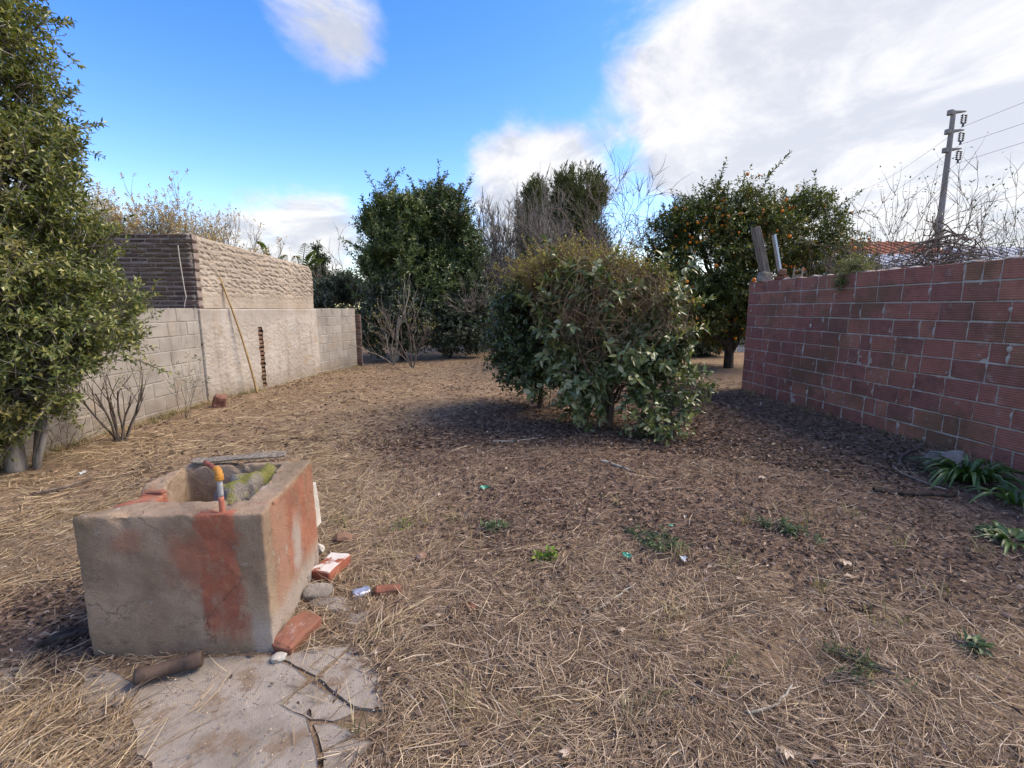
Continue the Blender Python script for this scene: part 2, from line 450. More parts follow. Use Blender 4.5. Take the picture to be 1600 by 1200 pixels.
def lobe_points(lobes, n, rng, shell=.35, rough=.3, gapf=2.2, gap=.36, seed=0):
    """points and outward directions filling a crown made of ellipsoids, uneven at the edge and with gaps"""
    vol = np.array([l[3] * l[4] * l[5] for l in lobes]) ** .75
    ch = rng.choice(len(lobes), n, p=vol / vol.sum())
    Lb = np.array(lobes)[ch]
    d = nz(rng.normal(size=(n, 3)))
    r = (1 - shell * rng.random(n) ** 1.3)
    r = r * (1 + rough * 2 * (fbm(d * 2.1 + ch[:, None] * 7.7 + seed, 3) - .5))
    p = Lb[:, :3] + d * Lb[:, 3:6] * r[:, None]
    nn = fbm(p * gapf + seed * 3.1, 3)
    keep = nn > gap - .10 * rng.random(n)
    return p[keep], nz(d / Lb[:, 3:6])[keep]
def limb_polys(base, lobes, rng, r0=.06, sub=8, trunk_top=None, n=7):
    polys = []; base = np.array(base, float)
    for lb in lobes:
        c = np.array(lb[:3]); e = c - np.array([0, 0, lb[5] * .2])
        s = base + (np.array([0, 0, 1]) * min(.5, max(.1, (c[2] - base[2]) * .25)))
        t_ = np.linspace(0, 1, n)[:, None]
        ctrl = s + np.array([0, 0, .6]) * (e[2] - s[2]) + (e - s) * np.array([.25, .25, 0])
        p = (1 - t_) ** 2 * s + 2 * t_ * (1 - t_) * ctrl + t_ ** 2 * e
        p[1:-1] += rng.normal(0, .03 * np.linalg.norm(e - s) ** .5, (n - 2, 3))
        rr = r0 * (.75 - .5 * t_[:, 0])
        polys.append((p, rr))
        for _ in range(sub):
            d = nz(rng.normal(size=3)); d[2] = abs(d[2]) * .6 + .1 * d[2]
            q0 = p[rng.integers(n // 2, n)]
            q1 = c + nz(d) * np.array(lb[3:6]) * rng.uniform(.6, .92)
            tt = np.linspace(0, 1, 5)[:, None]
            q = q0 + (q1 - q0) * tt + np.array([0, 0, .12]) * np.sin(tt * PI) * np.linalg.norm(q1 - q0)
            q[1:-1] += rng.normal(0, .025, (3, 3))
            polys.append((q, r0 * .3 * (1 - .8 * tt[:, 0])))
    return polys
def grow(out, P, d, L, r, lv, rng, spread=.6, upb=.15, kids=(3, 5), shr=.68, rs=.55, wig=.16, n=5, tips=None, rmin=.0015):
    """bare branching wood"""
    pts = [np.array(P, float)]; d = nz(np.array(d, float))
    for i in range(n - 1):
        d = nz(d + rng.normal(0, wig, 3) + np.array([0, 0, upb * .3]))
        pts.append(pts[-1] + d * L / (n - 1))
    pts = np.array(pts); rr = np.linspace(r, r * (.55 if lv > 0 else .25), n)
    out.append((pts, rr))
    if lv == 0:
        if tips is not None: tips.append((pts[-1], d))
        return
    for k in range(rng.integers(kids[0], kids[1] + 1)):
        i = int(np.clip(round(rng.uniform(.35, 1) * (n - 1)), 1, n - 1))
        dl = nz(pts[i] - pts[i - 1]); q = nz(rng.normal(size=3)); q = nz(q - dl * np.dot(q, dl))
        nd = nz(dl + q * spread * rng.uniform(.6, 1.4) + np.array([0, 0, upb]))
        grow(out, pts[i], nd, L * shr * rng.uniform(.7, 1.2), max(rr[i] * rs * rng.uniform(.8, 1.15), rmin), lv - 1, rng, spread, upb, kids, shr, rs, wig, n, tips, rmin)

# ------------------------------------------------------------------ the ground
def inside_soft(x, y, poly, soft):
    """1 inside the polygon, 0 outside, soft edge"""
    x = np.asarray(x, float); y = np.asarray(y, float); ins = np.zeros(x.shape, bool); dmin = np.full(x.shape, 1e9); n = len(poly)
    for i in range(n):
        x0, y0 = poly[i]; x1, y1 = poly[(i + 1) % n]
        c = ((y0 > y) != (y1 > y)) & (x < (x1 - x0) * (y - y0) / (y1 - y0 + 1e-12) + x0); ins ^= c
        tt = np.clip(((x - x0) * (x1 - x0) + (y - y0) * (y1 - y0)) / ((x1 - x0) ** 2 + (y1 - y0) ** 2), 0, 1)
        dmin = np.minimum(dmin, np.hypot(x - x0 - tt * (x1 - x0), y - y0 - tt * (y1 - y0)))
    sd_ = np.where(ins, dmin, -dmin)
    return np.clip(.5 + sd_ / (2 * soft), 0, 1)
SLAB_KEEP = [gnd(*q)[:2] for q in [(120, 1100), (140, 1040), (430, 1020), (548, 1012), (600, 1110), (560, 1160), (520, 1230), (220, 1230), (190, 1110)]]
TROUGH_KEEP = [np.array(q) for q in [(-1.84, 1.83), (-1.05, 1.85), (-1.10, 2.57), (-1.8, 2.54)]]
def hump(x, y):
    p = np.stack([np.asarray(x, float), np.asarray(y, float), np.zeros_like(np.asarray(x, float))], -1)
    near = np.clip(1.5 - np.hypot(x, y) / 22, 0, 1) * (1 - .93 * inside_soft(x, y, SLAB_KEEP, .1))
    return (near * (.055 * (fbm(p * .9, 3) - .5) + .030 * (fbm(p * 5 + 9, 3) - .5))).astype(float)
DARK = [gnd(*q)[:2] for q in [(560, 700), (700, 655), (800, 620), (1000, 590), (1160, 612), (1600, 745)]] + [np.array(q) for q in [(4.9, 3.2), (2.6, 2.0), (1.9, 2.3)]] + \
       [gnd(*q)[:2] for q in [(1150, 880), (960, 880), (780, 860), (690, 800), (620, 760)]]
def dark_soil(x, y):  # how dark the ground tone is: outlined zone, noise and round spots
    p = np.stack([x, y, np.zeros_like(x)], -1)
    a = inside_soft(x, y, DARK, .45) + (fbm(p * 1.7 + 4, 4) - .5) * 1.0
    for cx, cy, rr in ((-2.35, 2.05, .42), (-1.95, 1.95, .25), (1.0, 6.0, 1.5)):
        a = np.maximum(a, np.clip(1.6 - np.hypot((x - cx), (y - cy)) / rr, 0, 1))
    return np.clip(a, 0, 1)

def axis(lo, hi, step, far):
    a = list(np.arange(lo, hi, step)); s = step; v = hi
    while v < far: a.append(v); s *= 1.35; v += s
    s = step; v = lo
    b = []
    while v > -far: s *= 1.35; v -= s; b.append(v)
    return np.array(b[::-1] + a)
gx_, gy_ = axis(-5.2, 5.0, .07, 600), axis(.6, 12.0, .07, 600)
X, Y = np.meshgrid(gx_, gy_)
xs, ys = X.ravel(), Y.ravel()
Z = hump(xs, ys)
nx, ny = len(gx_), len(gy_)
ii = (np.arange(ny - 1)[:, None] * nx + np.arange(nx - 1)[None]).ravel()
me = mesh_np('ground', np.stack([xs, ys, Z], 1), np.stack([ii, ii + 1, ii + 1 + nx, ii + nx], 1), True)
at_ = me.attributes.new('dark_soil', 'FLOAT', 'POINT'); at_.data.foreach_set('value', dark_soil(xs, ys).astype(np.float32))
m, t = material('soil')
dark_fac = t.new('ShaderNodeAttribute', attribute_name='dark_soil').outputs['Fac']
v = wpos(t)
n1 = t.noise(7, 8, .68, v); n2 = t.noise(55, 6, .7, v); n3 = t.noise(1.2, 5, .6, v)
fib = t.noise(30, 5, .7, t.mapping(v, (1, .18, 1), (0, 0, .7)), .8); fib2 = t.noise(30, 5, .7, t.mapping(v, (.18, 1, 1), (0, 0, .4)), .8)
fibs = t.math('MAXIMUM', fib, fib2)
dry = t.mix(t.step(n1, .35, .68), (.20, .138, .092), (.32, .23, .15))
dry = t.mix(t.step(fibs, .55, .70, 0, .8), dry, (.42, .31, .19))
dry = t.mix(t.step(n3, .52, .68, 0, .5), dry, (.17, .117, .08))
dark_tone = t.mix(t.step(n1, .38, .66), (.135, .092, .068), (.24, .168, .124))
dark_tone = t.mix(t.step(n2, .60, .72, 0, .6), dark_tone, (.32, .24, .185))
c = t.mix(dark_fac, dry, dark_tone)
finish(t, c, .95, t.bump(t.math('ADD', t.math('ADD', n2, t.math('MULTIPLY', fibs, .8)), n1), .9, .03), .12)
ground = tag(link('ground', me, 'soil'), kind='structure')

def straw(n, rng, rlo, rhi, lmin, lmax, wmin, wmax, dens, lift=.02, amin=-60, amax=60, pw=.55):
    """bent dry stalks lying over one another"""
    r = rlo + (rhi - rlo) * rng.random(n) ** (1 / pw if pw < 1 else 1) if False else (rlo ** pw + (rhi ** pw - rlo ** pw) * rng.random(n)) ** (1 / pw)
    th = np.radians(rng.uniform(amin, amax, n))
    x, y = r * np.sin(th), r * np.cos(th)
    k = (rng.random(n) < dens(x, y)) & (x > -4.85) & (x < 4.75)
    x, y, r = x[k], y[k], r[k]; n = len(x)
    p2 = np.stack([x, y, np.zeros(n)], -1)
    a = fbm(p2 * 1.3 + 3, 2) * 4 * PI + rng.normal(0, .9, n)
    L = (lmin + (lmax - lmin) * rng.random(n) ** 2.2) * rng.uniform(.5, 1.3, n); wd = rng.uniform(wmin, wmax, n)
    bend = rng.normal(0, .28, n); pts = []
    px_, py_ = x.copy(), y.copy(); z0 = rng.random(n) ** 2 * lift + .003; tilt = rng.normal(0, .09, n); K = 3
    for i in range(K):
        zz = hump(px_, py_) + z0 + np.abs(tilt) * L * i / (K - 1)
        pts.append(np.stack([px_, py_, zz], 1))
        ai = a + bend * (i / K - .5) * 2
        px_, py_ = px_ + np.cos(ai) * L / (K - 1), py_ + np.sin(ai) * L / (K - 1)
    pts = np.stack(pts, 1)
    d = nz(pts[:, -1] - pts[:, 0]); s = nz(np.cross(d, np.array([0, 0, 1.]) + rng.normal(0, .5, (n, 3))))
    tp = np.array([.7, 1, .35])
    V = np.stack([pts + s[:, None] * (wd[:, None] * tp)[..., None] * .5, pts - s[:, None] * (wd[:, None] * tp)[..., None] * .5], 2).reshape(-1, 3)
    b = np.arange(n)[:, None] * 2 * K + (np.arange(K - 1) * 2)[None]
    F = np.stack([b, b + 1, b + 3, b + 2], -1).reshape(-1, 4)
    return mesh_np('straw', V, F)
def clear(x, y):
    return (1 - .975 * inside_soft(x, y, SLAB_KEEP, .03)) * (1 - inside_soft(x, y, TROUGH_KEEP, .01))
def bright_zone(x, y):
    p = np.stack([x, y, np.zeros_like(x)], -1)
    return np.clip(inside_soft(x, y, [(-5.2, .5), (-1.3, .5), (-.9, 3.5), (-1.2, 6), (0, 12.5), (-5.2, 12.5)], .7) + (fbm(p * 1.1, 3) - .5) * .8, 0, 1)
dens_a = lambda x, y: (1 - .93 * dark_soil(x, y)) * clear(x, y) * (.12 + .88 * bright_zone(x, y)) * np.clip(2.6 * fbm(np.stack([x * 2.1, y * 2.1, x * 0 + 5], -1), 4) - .45, .2, 1)
dens_b = lambda x, y: (1 - .74 * dark_soil(x, y)) * clear(x, y) * (1 - .55 * bright_zone(x, y)) * np.clip(2.6 * fbm(np.stack([x * 2.6, y * 2.6, x * 0], -1), 4) - .55, .12, 1)
rng = np.random.default_rng(11)
parts = []
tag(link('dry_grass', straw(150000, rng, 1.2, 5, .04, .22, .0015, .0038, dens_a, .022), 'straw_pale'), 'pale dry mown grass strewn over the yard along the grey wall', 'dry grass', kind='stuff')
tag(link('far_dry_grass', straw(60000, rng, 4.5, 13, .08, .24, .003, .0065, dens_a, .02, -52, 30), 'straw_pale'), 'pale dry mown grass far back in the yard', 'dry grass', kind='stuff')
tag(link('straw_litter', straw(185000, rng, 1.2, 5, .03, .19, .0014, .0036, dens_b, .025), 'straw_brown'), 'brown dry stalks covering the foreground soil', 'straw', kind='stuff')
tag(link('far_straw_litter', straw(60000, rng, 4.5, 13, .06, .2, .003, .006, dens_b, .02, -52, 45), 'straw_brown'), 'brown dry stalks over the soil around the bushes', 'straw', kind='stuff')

def litter_mesh(n, rng, rlo, rhi, L, dens, pw=.55, lift=.02, amin=-60, amax=60):
    r = (rlo ** pw + (rhi ** pw - rlo ** pw) * rng.random(n)) ** (1 / pw); th = np.radians(rng.uniform(amin, amax, n))
    x, y = r * np.sin(th), r * np.cos(th)
    k = (rng.random(n) < dens(x, y)) & (x > -4.85) & (x < 4.75); x, y = x[k], y[k]; n = len(x)
    P = np.stack([x, y, hump(x, y) + rng.random(n) * lift + .002], 1)
    a = rng.uniform(0, 2 * PI, n); D = np.stack([np.cos(a), np.sin(a), rng.normal(.05, .22, n)], 1)
    U = nz(np.array([0, 0, 1.]) + rng.normal(0, .38, (n, 3)))
    LL = L * rng.uniform(.4, 1.3, n)
    return mesh_np('litter', *leaves(P, D, U, LL, LL * rng.uniform(.25, .6, n), 'd', .3, .1))
dens_l = lambda x, y: (.10 + .9 * dark_soil(x, y)) * clear(x, y)
tag(link('leaf_litter', litter_mesh(60000, rng, 1.25, 6, .040, dens_l), 'litter'), 'dark dead leaves and chips over the dark soil', 'leaf litter', kind='stuff')
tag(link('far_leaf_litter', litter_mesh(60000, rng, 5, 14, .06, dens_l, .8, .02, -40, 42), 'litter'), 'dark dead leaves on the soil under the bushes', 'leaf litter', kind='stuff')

# cracked paving: each broken piece is a slab of its own
pav = thing('concrete_paving', (0, 0, 0), 'cracked grey concrete paving in front of the wash trough', None)
pav['kind'] = 'structure'; del pav['label']
def c8(q): return (q[0] / 2.2857, 900 + q[1] / 2.2857)
pieces = [
    [(330, 322), (600, 300), (960, 292), (1040, 330), (1095, 375), (1050, 420), (1000, 468), (1035, 492), (1095, 518), (1118, 590), (1135, 690), (1140, 800), (560, 800), (545, 672), (490, 640), (492, 565), (452, 478), (505, 400), (420, 350)],
    [(322, 325), (410, 352), (498, 398), (445, 465), (340, 473), (265, 440), (303, 385), (298, 345)],
    [(265, 515), (345, 480), (385, 492), (310, 537)],
    [(1000, 290), (1120, 268), (1248, 258), (1128, 360), (1055, 325)],
    [(1258, 264), (1332, 300), (1358, 385), (1375, 490), (1272, 474), (1195, 420), (1140, 372)],
    [(1012, 468), (1062, 420), (1112, 388), (1180, 425), (1272, 486), (1190, 522), (1112, 516), (1045, 488)],
    [(1118, 530), (1190, 532), (1268, 566), (1152, 628), (1138, 575)],
    [(1158, 642), (1258, 592), (1330, 597), (1262, 690), (1230, 780), (1165, 790)],
    [(360, 602), (430, 596), (426, 626), (372, 622)],
    [(-60, 640), (15, 625), (75, 645), (60, 690), (-40, 700)],
    [(-40, 350), (60, 335), (115, 345), (70, 420), (-20, 425)]]
rr = random.Random(3)
m, t = material('paving')
v = wpos(t)
n1 = t.noise(4, 7, .65, v); n2 = t.noise(90, 4, .7, v)
wv = t.math('MULTIPLY', t.math('SINE', t.math('MULTIPLY', t.sep(v)[0], 520)), t.math('SINE', t.math('MULTIPLY', t.sep(t.mapping(v, (1, 1, 1), (0, 0, .35)))[1], 420)))
c = t.mix(t.step(n1, .34, .66), (.185, .160, .132), (.285, .252, .214))
c = t.mix(t.step(n2, .62, .76, 0, .45), c, (.34, .31, .28))
c = t.mix(t.step(t.noise(2.4, 6, .6, t.vmath('ADD', v, (3, 8, 0))), .48, .66, 0, .6), c, (.30, .265, .23))
c = t.mix(t.step(t.noise(33, 6, .7, v), .58, .72, 0, .55), c, (.09, .07, .055))
c = t.mix(t.step(t.noise(14, 5, .6, v), .56, .74, 0, .5), c, (.105, .085, .068))
c = t.mix(t.step(t.noise(6, 7, .7, t.vmath('ADD', v, (9, 4, 0))), .52, .64, 0, .75), c, (.17, .118, .08))
finish(t, c, .92, t.bump(t.math('ADD', n2, t.math('MULTIPLY', wv, t.step(n1, .45, .65, .0, .13))), .6, .006), .15)
for k, pc in enumerate(pieces):
    pts = [gnd(*c8(q)) for q in pc]
    fine = []
    for i, q in enumerate(pts):
        nq = pts[(i + 1) % len(pts)]; ln = np.linalg.norm(nq - q); s = max(1, int(ln / .035))
        for j in range(s):
            p = q + (nq - q) * j / s
            if j: p = p + np.array([rr.uniform(-.004, .004), rr.uniform(-.004, .004), 0])
            fine.append(p)
    cx = np.mean(fine, axis=0); bm = bmesh.new(); top = .009 + rr.uniform(-.003, .005)
    vs = [bm.verts.new((q[0] - cx[0], q[1] - cx[1], -.03)) for q in fine]
    f = bm.faces.new(vs)
    if f.normal.z < 0: f.normal_flip()
    ex = bmesh.ops.extrude_face_region(bm, geom=[f]); tv = [e for e in ex['geom'] if isinstance(e, bmesh.types.BMVert)]
    for q in tv: q.co.z = 0
    tf = [e for e in bm.faces if all(abs(q.co.z) < 1e-6 for q in e.verts)]
    bmesh.ops.inset_region(bm, faces=tf, thickness=.004, depth=.003)
    bmesh.ops.recalc_face_normals(bm, faces=bm.faces[:])
    o = link('slab_piece', bm_mesh(bm, 'slab'), 'paving', pav, (cx[0], cx[1], top))
    o.rotation_euler = (rr.uniform(-.018, .018), rr.uniform(-.018, .018), 0)

rng = np.random.default_rng(13); n = 700
x = rng.uniform(-1.75, -.45, n); y = rng.uniform(1.25, 1.88, n); k = inside_soft(x, y, SLAB_KEEP, .02) > .4; x, y = x[k], y[k]; n = len(x)
sz = rng.uniform(.0015, .005, n) * np.where(rng.random(n) < .06, 2.0, 1)
octa = np.array([[1, 0, 0], [-1, 0, 0], [0, 1, 0], [0, -1, 0], [0, 0, .7], [0, 0, -.7]], float); of = np.array([[0, 2, 4], [2, 1, 4], [1, 3, 4], [3, 0, 4], [2, 0, 5], [1, 2, 5], [3, 1, 5], [0, 3, 5]])
V = np.stack([x, y, np.full(n, .021)], 1)[:, None] + octa[None] * sz[:, None, None] * rng.uniform(.5, 1.4, (n, 6, 1))
tag(link('crumbs', mesh_np('crumbs', V.reshape(-1, 3), (np.arange(n)[:, None, None] * 6 + of[None]).reshape(-1, 3)), 'straw_brown'), 'crumbs of dirt and grit on the cracked paving', 'grit', kind='stuff')
# ------------------------------------------------------------------ walls
def wall_of_blocks(root, name, p0, p1, th, rows, pitch, length, z0, mat, joint=.012, proud=.008, jit=.0015, nvar=5, offs=(0, .5), seed=0, gap=None, ztop=None, lean=0.0, start=0.0, skip=None, bev=.006, groove=True):
    """courses of separate bricks along p0->p1 on both faces of a mortar core; the children of root"""
    p0 = np.array(p0, float); p1 = np.array(p1, float); Lw = np.linalg.norm(p1 - p0); d = (p1 - p0) / Lw; ang = math.atan2(d[1], d[0])
    rr = random.Random(seed); var = {}
    org = np.array(root.location)
    out = []; joints = []
    for r in range(rows):
        s = -offs[r % len(offs)] * length + start
        while s < Lw - .02:
            bl = length * rr.choice([1, 1, 1, 1, .5]) if gap else length
            a, b = max(s, 0), min(s + bl, Lw); s += bl
            if b - a < .05: continue
            joints.append((r, b))
            if skip and skip(r, a, b): continue
            l = round((b - a - joint) / .02) * .02 if b - a < bl - .001 else b - a - joint
            key = (round(l, 3), rr.randrange(nvar))
            if key not in var:
                var[key] = bm_mesh(chamfer_box(l, th, pitch - joint, bev, jit, len(var) + seed), name)
            c = p0[:2] + d * (a + b) / 2
            o = link(name, var[key], mat, root, (c[0] - org[0] + rr.uniform(-.002, .002), c[1] - org[1], z0 + (r + .5) * pitch - org[2] + rr.uniform(-.003, .003)))
            o.rotation_euler = (rr.uniform(-.01, .01), rr.uniform(-.012, .012), ang + rr.uniform(-.012, .012))
            out.append(o)
    return joints
def core(root, name, p0, p1, th, z0, z1, mat, amp=.003, cell=.03, seed=0):
    """mortar body between the bricks, its surface rough"""
    p0 = np.array(p0, float); p1 = np.array(p1, float); Lw = np.linalg.norm(p1 - p0); org = np.array(root.location)
    bm = bmesh.new(); nn = max(2, int(Lw / cell)); nzz = max(2, int((z1 - z0) / cell))
    parts = []
    u = np.linspace(0, Lw, nn); zz = np.linspace(z0, z1, nzz); UU, ZZ = np.meshgrid(u, zz); nv = len(UU.ravel())
    d = (p1 - p0) / Lw; nrm = np.array([-d[1], d[0]])
    sides = []
    for sgn in (1, -1):
        n_ = fbm(np.stack([UU.ravel() * 18 + seed, ZZ.ravel() * 18, np.full(nv, sgn * 3.)], 1), 3) - .5
        off = sgn * th / 2 + n_ * amp * 2
        sides.append(np.stack([p0[0] + d[0] * UU.ravel() + nrm[0] * off, p0[1] + d[1] * UU.ravel() + nrm[1] * off, ZZ.ravel()], 1))
    V = np.concatenate(sides) - org
    i = (np.arange(nzz - 1)[:, None] * nn + np.arange(nn - 1)[None]).ravel()
    F = [np.stack([i + 1, i, i + nn, i + 1 + nn], 1), np.stack([i, i + 1, i + 1 + nn, i + nn], 1) + nv]
    e = []
    for j in range(nn - 1):
        e.append((j + (nzz - 1) * nn + 1, j + (nzz - 1) * nn, j + (nzz - 1) * nn + nv, j + (nzz - 1) * nn + 1 + nv))
    for k in range(nzz - 1):
        e.append((k * nn, k * nn + nv, (k + 1) * nn + nv, (k + 1) * nn))
        e.append((k * nn + nn - 1 + nv, k * nn + nn - 1, (k + 1) * nn + nn - 1, (k + 1) * nn + nn - 1 + nv))
    F.append(np.array(e))
    return link(name, mesh_np('core', V, np.concatenate(F)), mat, root)

# right: hollow red bricks
RW0, RW1 = np.array([4.98, 2.4]), np.array([4.40, 8.76])
rw = thing('brick_wall', (RW1[0], RW1[1], 0), 'long red hollow brick wall with grey mortar joints beside the strappy plant', 'wall')
RD = (RW1 - RW0) / np.linalg.norm(RW1 - RW0); RN = np.array([-RD[1], RD[0]])
RJ = wall_of_blocks(rw, 'brick', RW1, RW0, .18, 10, .2, .345, -.03, 'hollow_brick', .014, seed=4, gap=True, offs=(0, .5, .18, .62), jit=.0025, nvar=6,
               skip=lambda r, a, b: r == 9 and False)
core(rw, 'mortar', RW1 - RD * .01, RW0, .166, -.1, 1.958, 'mortar', .0105, .03)
def smear_mesh(seed, w_, h_):
    bm = bmesh.new(); n = 14; rr = random.Random(seed); c = bm.verts.new((0, -.007, 0)); ring = []
    ring2 = []
    for i in range(n):
        a = 2 * PI * i / n; k = rr.uniform(.6, 1.1)
        ring.append(bm.verts.new((math.cos(a) * w_ * k * .6, -.006, math.sin(a) * h_ * k * .6)))
        ring2.append(bm.verts.new((math.cos(a) * w_ * k, .004, math.sin(a) * h_ * k)))
    for i in range(n):
        j = (i + 1) % n
        bm.faces.new((c, ring[i], ring[j])); bm.faces.new((ring[i], ring2[i], ring2[j], ring[j]))
    return bm_mesh(bm, 'smear')
sm = [smear_mesh(i, random.uniform(.018, .036), random.uniform(.05, .09)) for i in range(7)]
rr = random.Random(21)
for i in range(95):
    r_, s = rr.choice(RJ); z = -.03 + (r_ + .5 + rr.uniform(-.25, .35)) * .2
    if s > 6.2: continue
    p = RW1 + (RW0 - RW1) / np.linalg.norm(RW0 - RW1) * s + RN * .0925
    o = link('mortar_smear', rr.choice(sm), 'smear', rw, (p[0] - RW1[0], p[1] - RW1[1], z))
    o.rotation_euler = (0, rr.uniform(-.15, .15), math.atan2(RD[1], RD[0]) + PI)
    o.scale = (rr.uniform(.25, 1.1), 1, rr.uniform(.3, 1.15))

lm = []
for i in range(5):
    bm = bmesh.new(); bmesh.ops.create_icosphere(bm, subdivisions=2, radius=.5)
    for v in bm.verts: v.co *= 1 + .5 * mnoise.noise(v.co * 3 + Vector((i * 4, 1, 2))); v.co = Vector((v.co.x * .17, v.co.y * .13, v.co.z * .045))
    lm.append(bm_mesh(bm, 'lump', False))
for i in range(26):
    p = RW1 + (RW0 - RW1) * rr.random() - RW1
    o = link('mortar_lump', rr.choice(lm), 'mortar', rw, (p[0] + rr.uniform(-.05, .05), p[1], 1.968)); o.rotation_euler = (rr.uniform(-.1, .1), rr.uniform(-.1, .1), rr.uniform(0, 6)); k_ = rr.uniform(.5, 1.2); o.scale = (k_, k_, k_)
# left: grey block wall near, the neighbour's shed, block wall beyond
LX = -4.93
SH0, SH1 = np.array([LX, 7.52]), np.array([-4.42, 10.76])
FW1 = np.array([-4.06, 12.35])
lw = thing('block_wall', (LX - .08, 7.5, 0), 'low grey concrete block wall behind the bare shrub, up to the shed', 'wall')
wall_of_blocks(lw, 'block', (LX - .08, 3.2), (LX - .08, 7.50), .15, 8, .205, .40, -.135, 'block', .012, seed=8, jit=.002)
core(lw, 'mortar', (LX - .08, 3.2), (LX - .08, 7.50), .139, -.1, 1.48, 'block_mortar', .004, .04)
fw = thing('block_wall', (FW1[0] - .08, FW1[1], 0), 'grey concrete block wall between the plastered shed and the dark evergreens', 'wall')
off = np.array([-.075, 0])
wall_of_blocks(fw, 'block', SH1 + off + (FW1 - SH1) * .005, FW1 + off, .15, 8, .205, .40, -.135, 'block', .012, seed=9, jit=.002)
core(fw, 'mortar', SH1 + off + (FW1 - SH1) * .005, FW1 + off, .139, -.1, 1.48, 'block_mortar', .004, .04)
pr = thing('brick_pier', (FW1[0] - .05, FW1[1] + .12, 0), 'narrow worn red brick pier at the end of the grey block wall', 'pier')
wall_of_blocks(pr, 'brick', FW1 + np.array([-.17, .10]), FW1 + np.array([.09, .16]), .14, 18, .078, .25, -.05, 'pier_brick', .014, seed=31, jit=.005, offs=(0, .5), bev=.008)
core(pr, 'mortar', FW1 + np.array([-.165, .10]), FW1 + np.array([.085, .16]), .125, -.05, 1.33, 'old_mortar', .004, .05)

shed = thing('shed', (SH0[0], SH0[1], 0), 'tall plastered shed with dark brick end beside the block walls', 'shed')
z_top = at(298, 365, 7.52)[2]
z_end = at(481, 418, 10.76)[2]
gw = thing('end_wall', (0, 0, 0), None, None); gw.parent = shed
SO = np.array(shed.location)
def shed_xy(q): return np.array([q[0] - SO[0], q[1] - SO[1]])
rows = 24; pit = (z_top - .9) / rows
rr = random.Random(5); var = []
for k in range(10):
    var.append(bm_mesh(chamfer_box(.23, .11, pit - .026, .008, .007, k), 'old_brick'))
for r in range(rows):
    s = -.12 * (r % 2) - .02
    for k in range(9):
        c = -s - .125 - k * .25 - .004
        if c - .12 < -2.3: continue
        if c > -.1: c = -.13
        o = link('brick', rr.choice(var), 'old_brick', gw, (c, .06 + rr.uniform(-.006, .006), .9 + (r + .5) * pit + rr.uniform(-.004, .004)))
        o.rotation_euler = (0, rr.uniform(-.012, .012), rr.uniform(-.012, .012))
core_root = gw
V, F = [], []
def box_np(x0, x1, y0, y1, z0, z1):
    V = np.array([[x, y, z] for z in (z0, z1) for y in (y0, y1) for x in (x0, x1)], float)
    F = np.array([[0, 2, 3, 1], [4, 5, 7, 6], [0, 1, 5, 4], [2, 6, 7, 3], [0, 4, 6, 2], [1, 3, 7, 5]])
    return V, F
link('mortar', mesh_np('core', *box_np(-2.3, -.005, .016, .13, 0, z_top - .004)), 'old_mortar', gw)
# long plastered wall as a thick rough sheet with a slot
Ls = np.linalg.norm(SH1 - SH0); sdv = (SH1 - SH0) / Ls; snv = np.array([sdv[1], -sdv[0]])
def plaster(name, z0f, z1f, mat, cell, fn, cut=None):
    nu = int(Ls / cell); nv = 130
    u = np.linspace(0, Ls, nu); k = np.linspace(0, 1, nv)
    UU, KK = np.meshgrid(u, k); UU, KK = UU.ravel(), KK.ravel()
    ZZ = z0f(UU) + (z1f(UU) - z0f(UU)) * KK
    o = fn(UU, ZZ)
    V = np.stack([SH0[0] + sdv[0] * UU + snv[0] * o - SO[0], SH0[1] + sdv[1] * UU + snv[1] * o - SO[1], ZZ], 1)
    back = np.stack([SH0[0] + sdv[0] * UU - snv[0] * .12 - SO[0], SH0[1] + sdv[1] * UU - snv[1] * .12 - SO[1], ZZ], 1)
    i = (np.arange(nv - 1)[:, None] * nu + np.arange(nu - 1)[None]).ravel()
    F = np.stack([i, i + 1, i + 1 + nu, i + nu], 1)
    if cut is not None:
        F = F[~cut(UU[i], ZZ[i])]
    N = nu * nv; e = []
    for j in range(nu - 1):
        a = j + (nv - 1) * nu; e.append((a, a + 1, a + 1 + N, a + N)); e.append((j + 1, j, j + N, j + 1 + N))
    for q in range(nv - 1):
        e.append((q * nu, q * nu + nu, q * nu + nu + N, q * nu + N)); e.append((q * nu + nu - 1 + nu, q * nu + nu - 1, q * nu + nu - 1 + N, q * nu + nu - 1 + nu + N))
    return link(name, mesh_np(name, np.concatenate([V, back]), np.concatenate([F, np.array(e)]), True), mat, shed)
LEDGE = 1.5
def f_up(u, z):
    ang = np.radians(-18 - 10 * fbm(np.stack([u * .8, z * .8, u * 0], 1), 2))
    q = u * np.cos(ang) + z * np.sin(ang); p = -u * np.sin(ang) + z * np.cos(ang)
    strokes = .55 * fbm(np.stack([q * 12, p * 38, u * 0 + 3], 1), 3) + .45 * fbm(np.stack([q * 22, p * 26, u * 0 + 8], 1), 3)
    rowp = np.abs(np.sin(PI * (z + .035 * fbm(np.stack([u * 2.5, z * 2, u * 0 + 7], 1), 3)) / .085)) ** .6
    s = np.clip((strokes * .87 + rowp * .13 - .43) / .15, 0, 1)
    fade = np.clip((z - LEDGE - .12) / .25, .15, 1)
    top = np.clip((ztop_f(u) - z) / .05, 0, 1)
    return -.055 + (.021 * s * fade + .012 * fbm(np.stack([u * 2, z * 2, u * 0], 1), 3)) * (.4 + .6 * top)
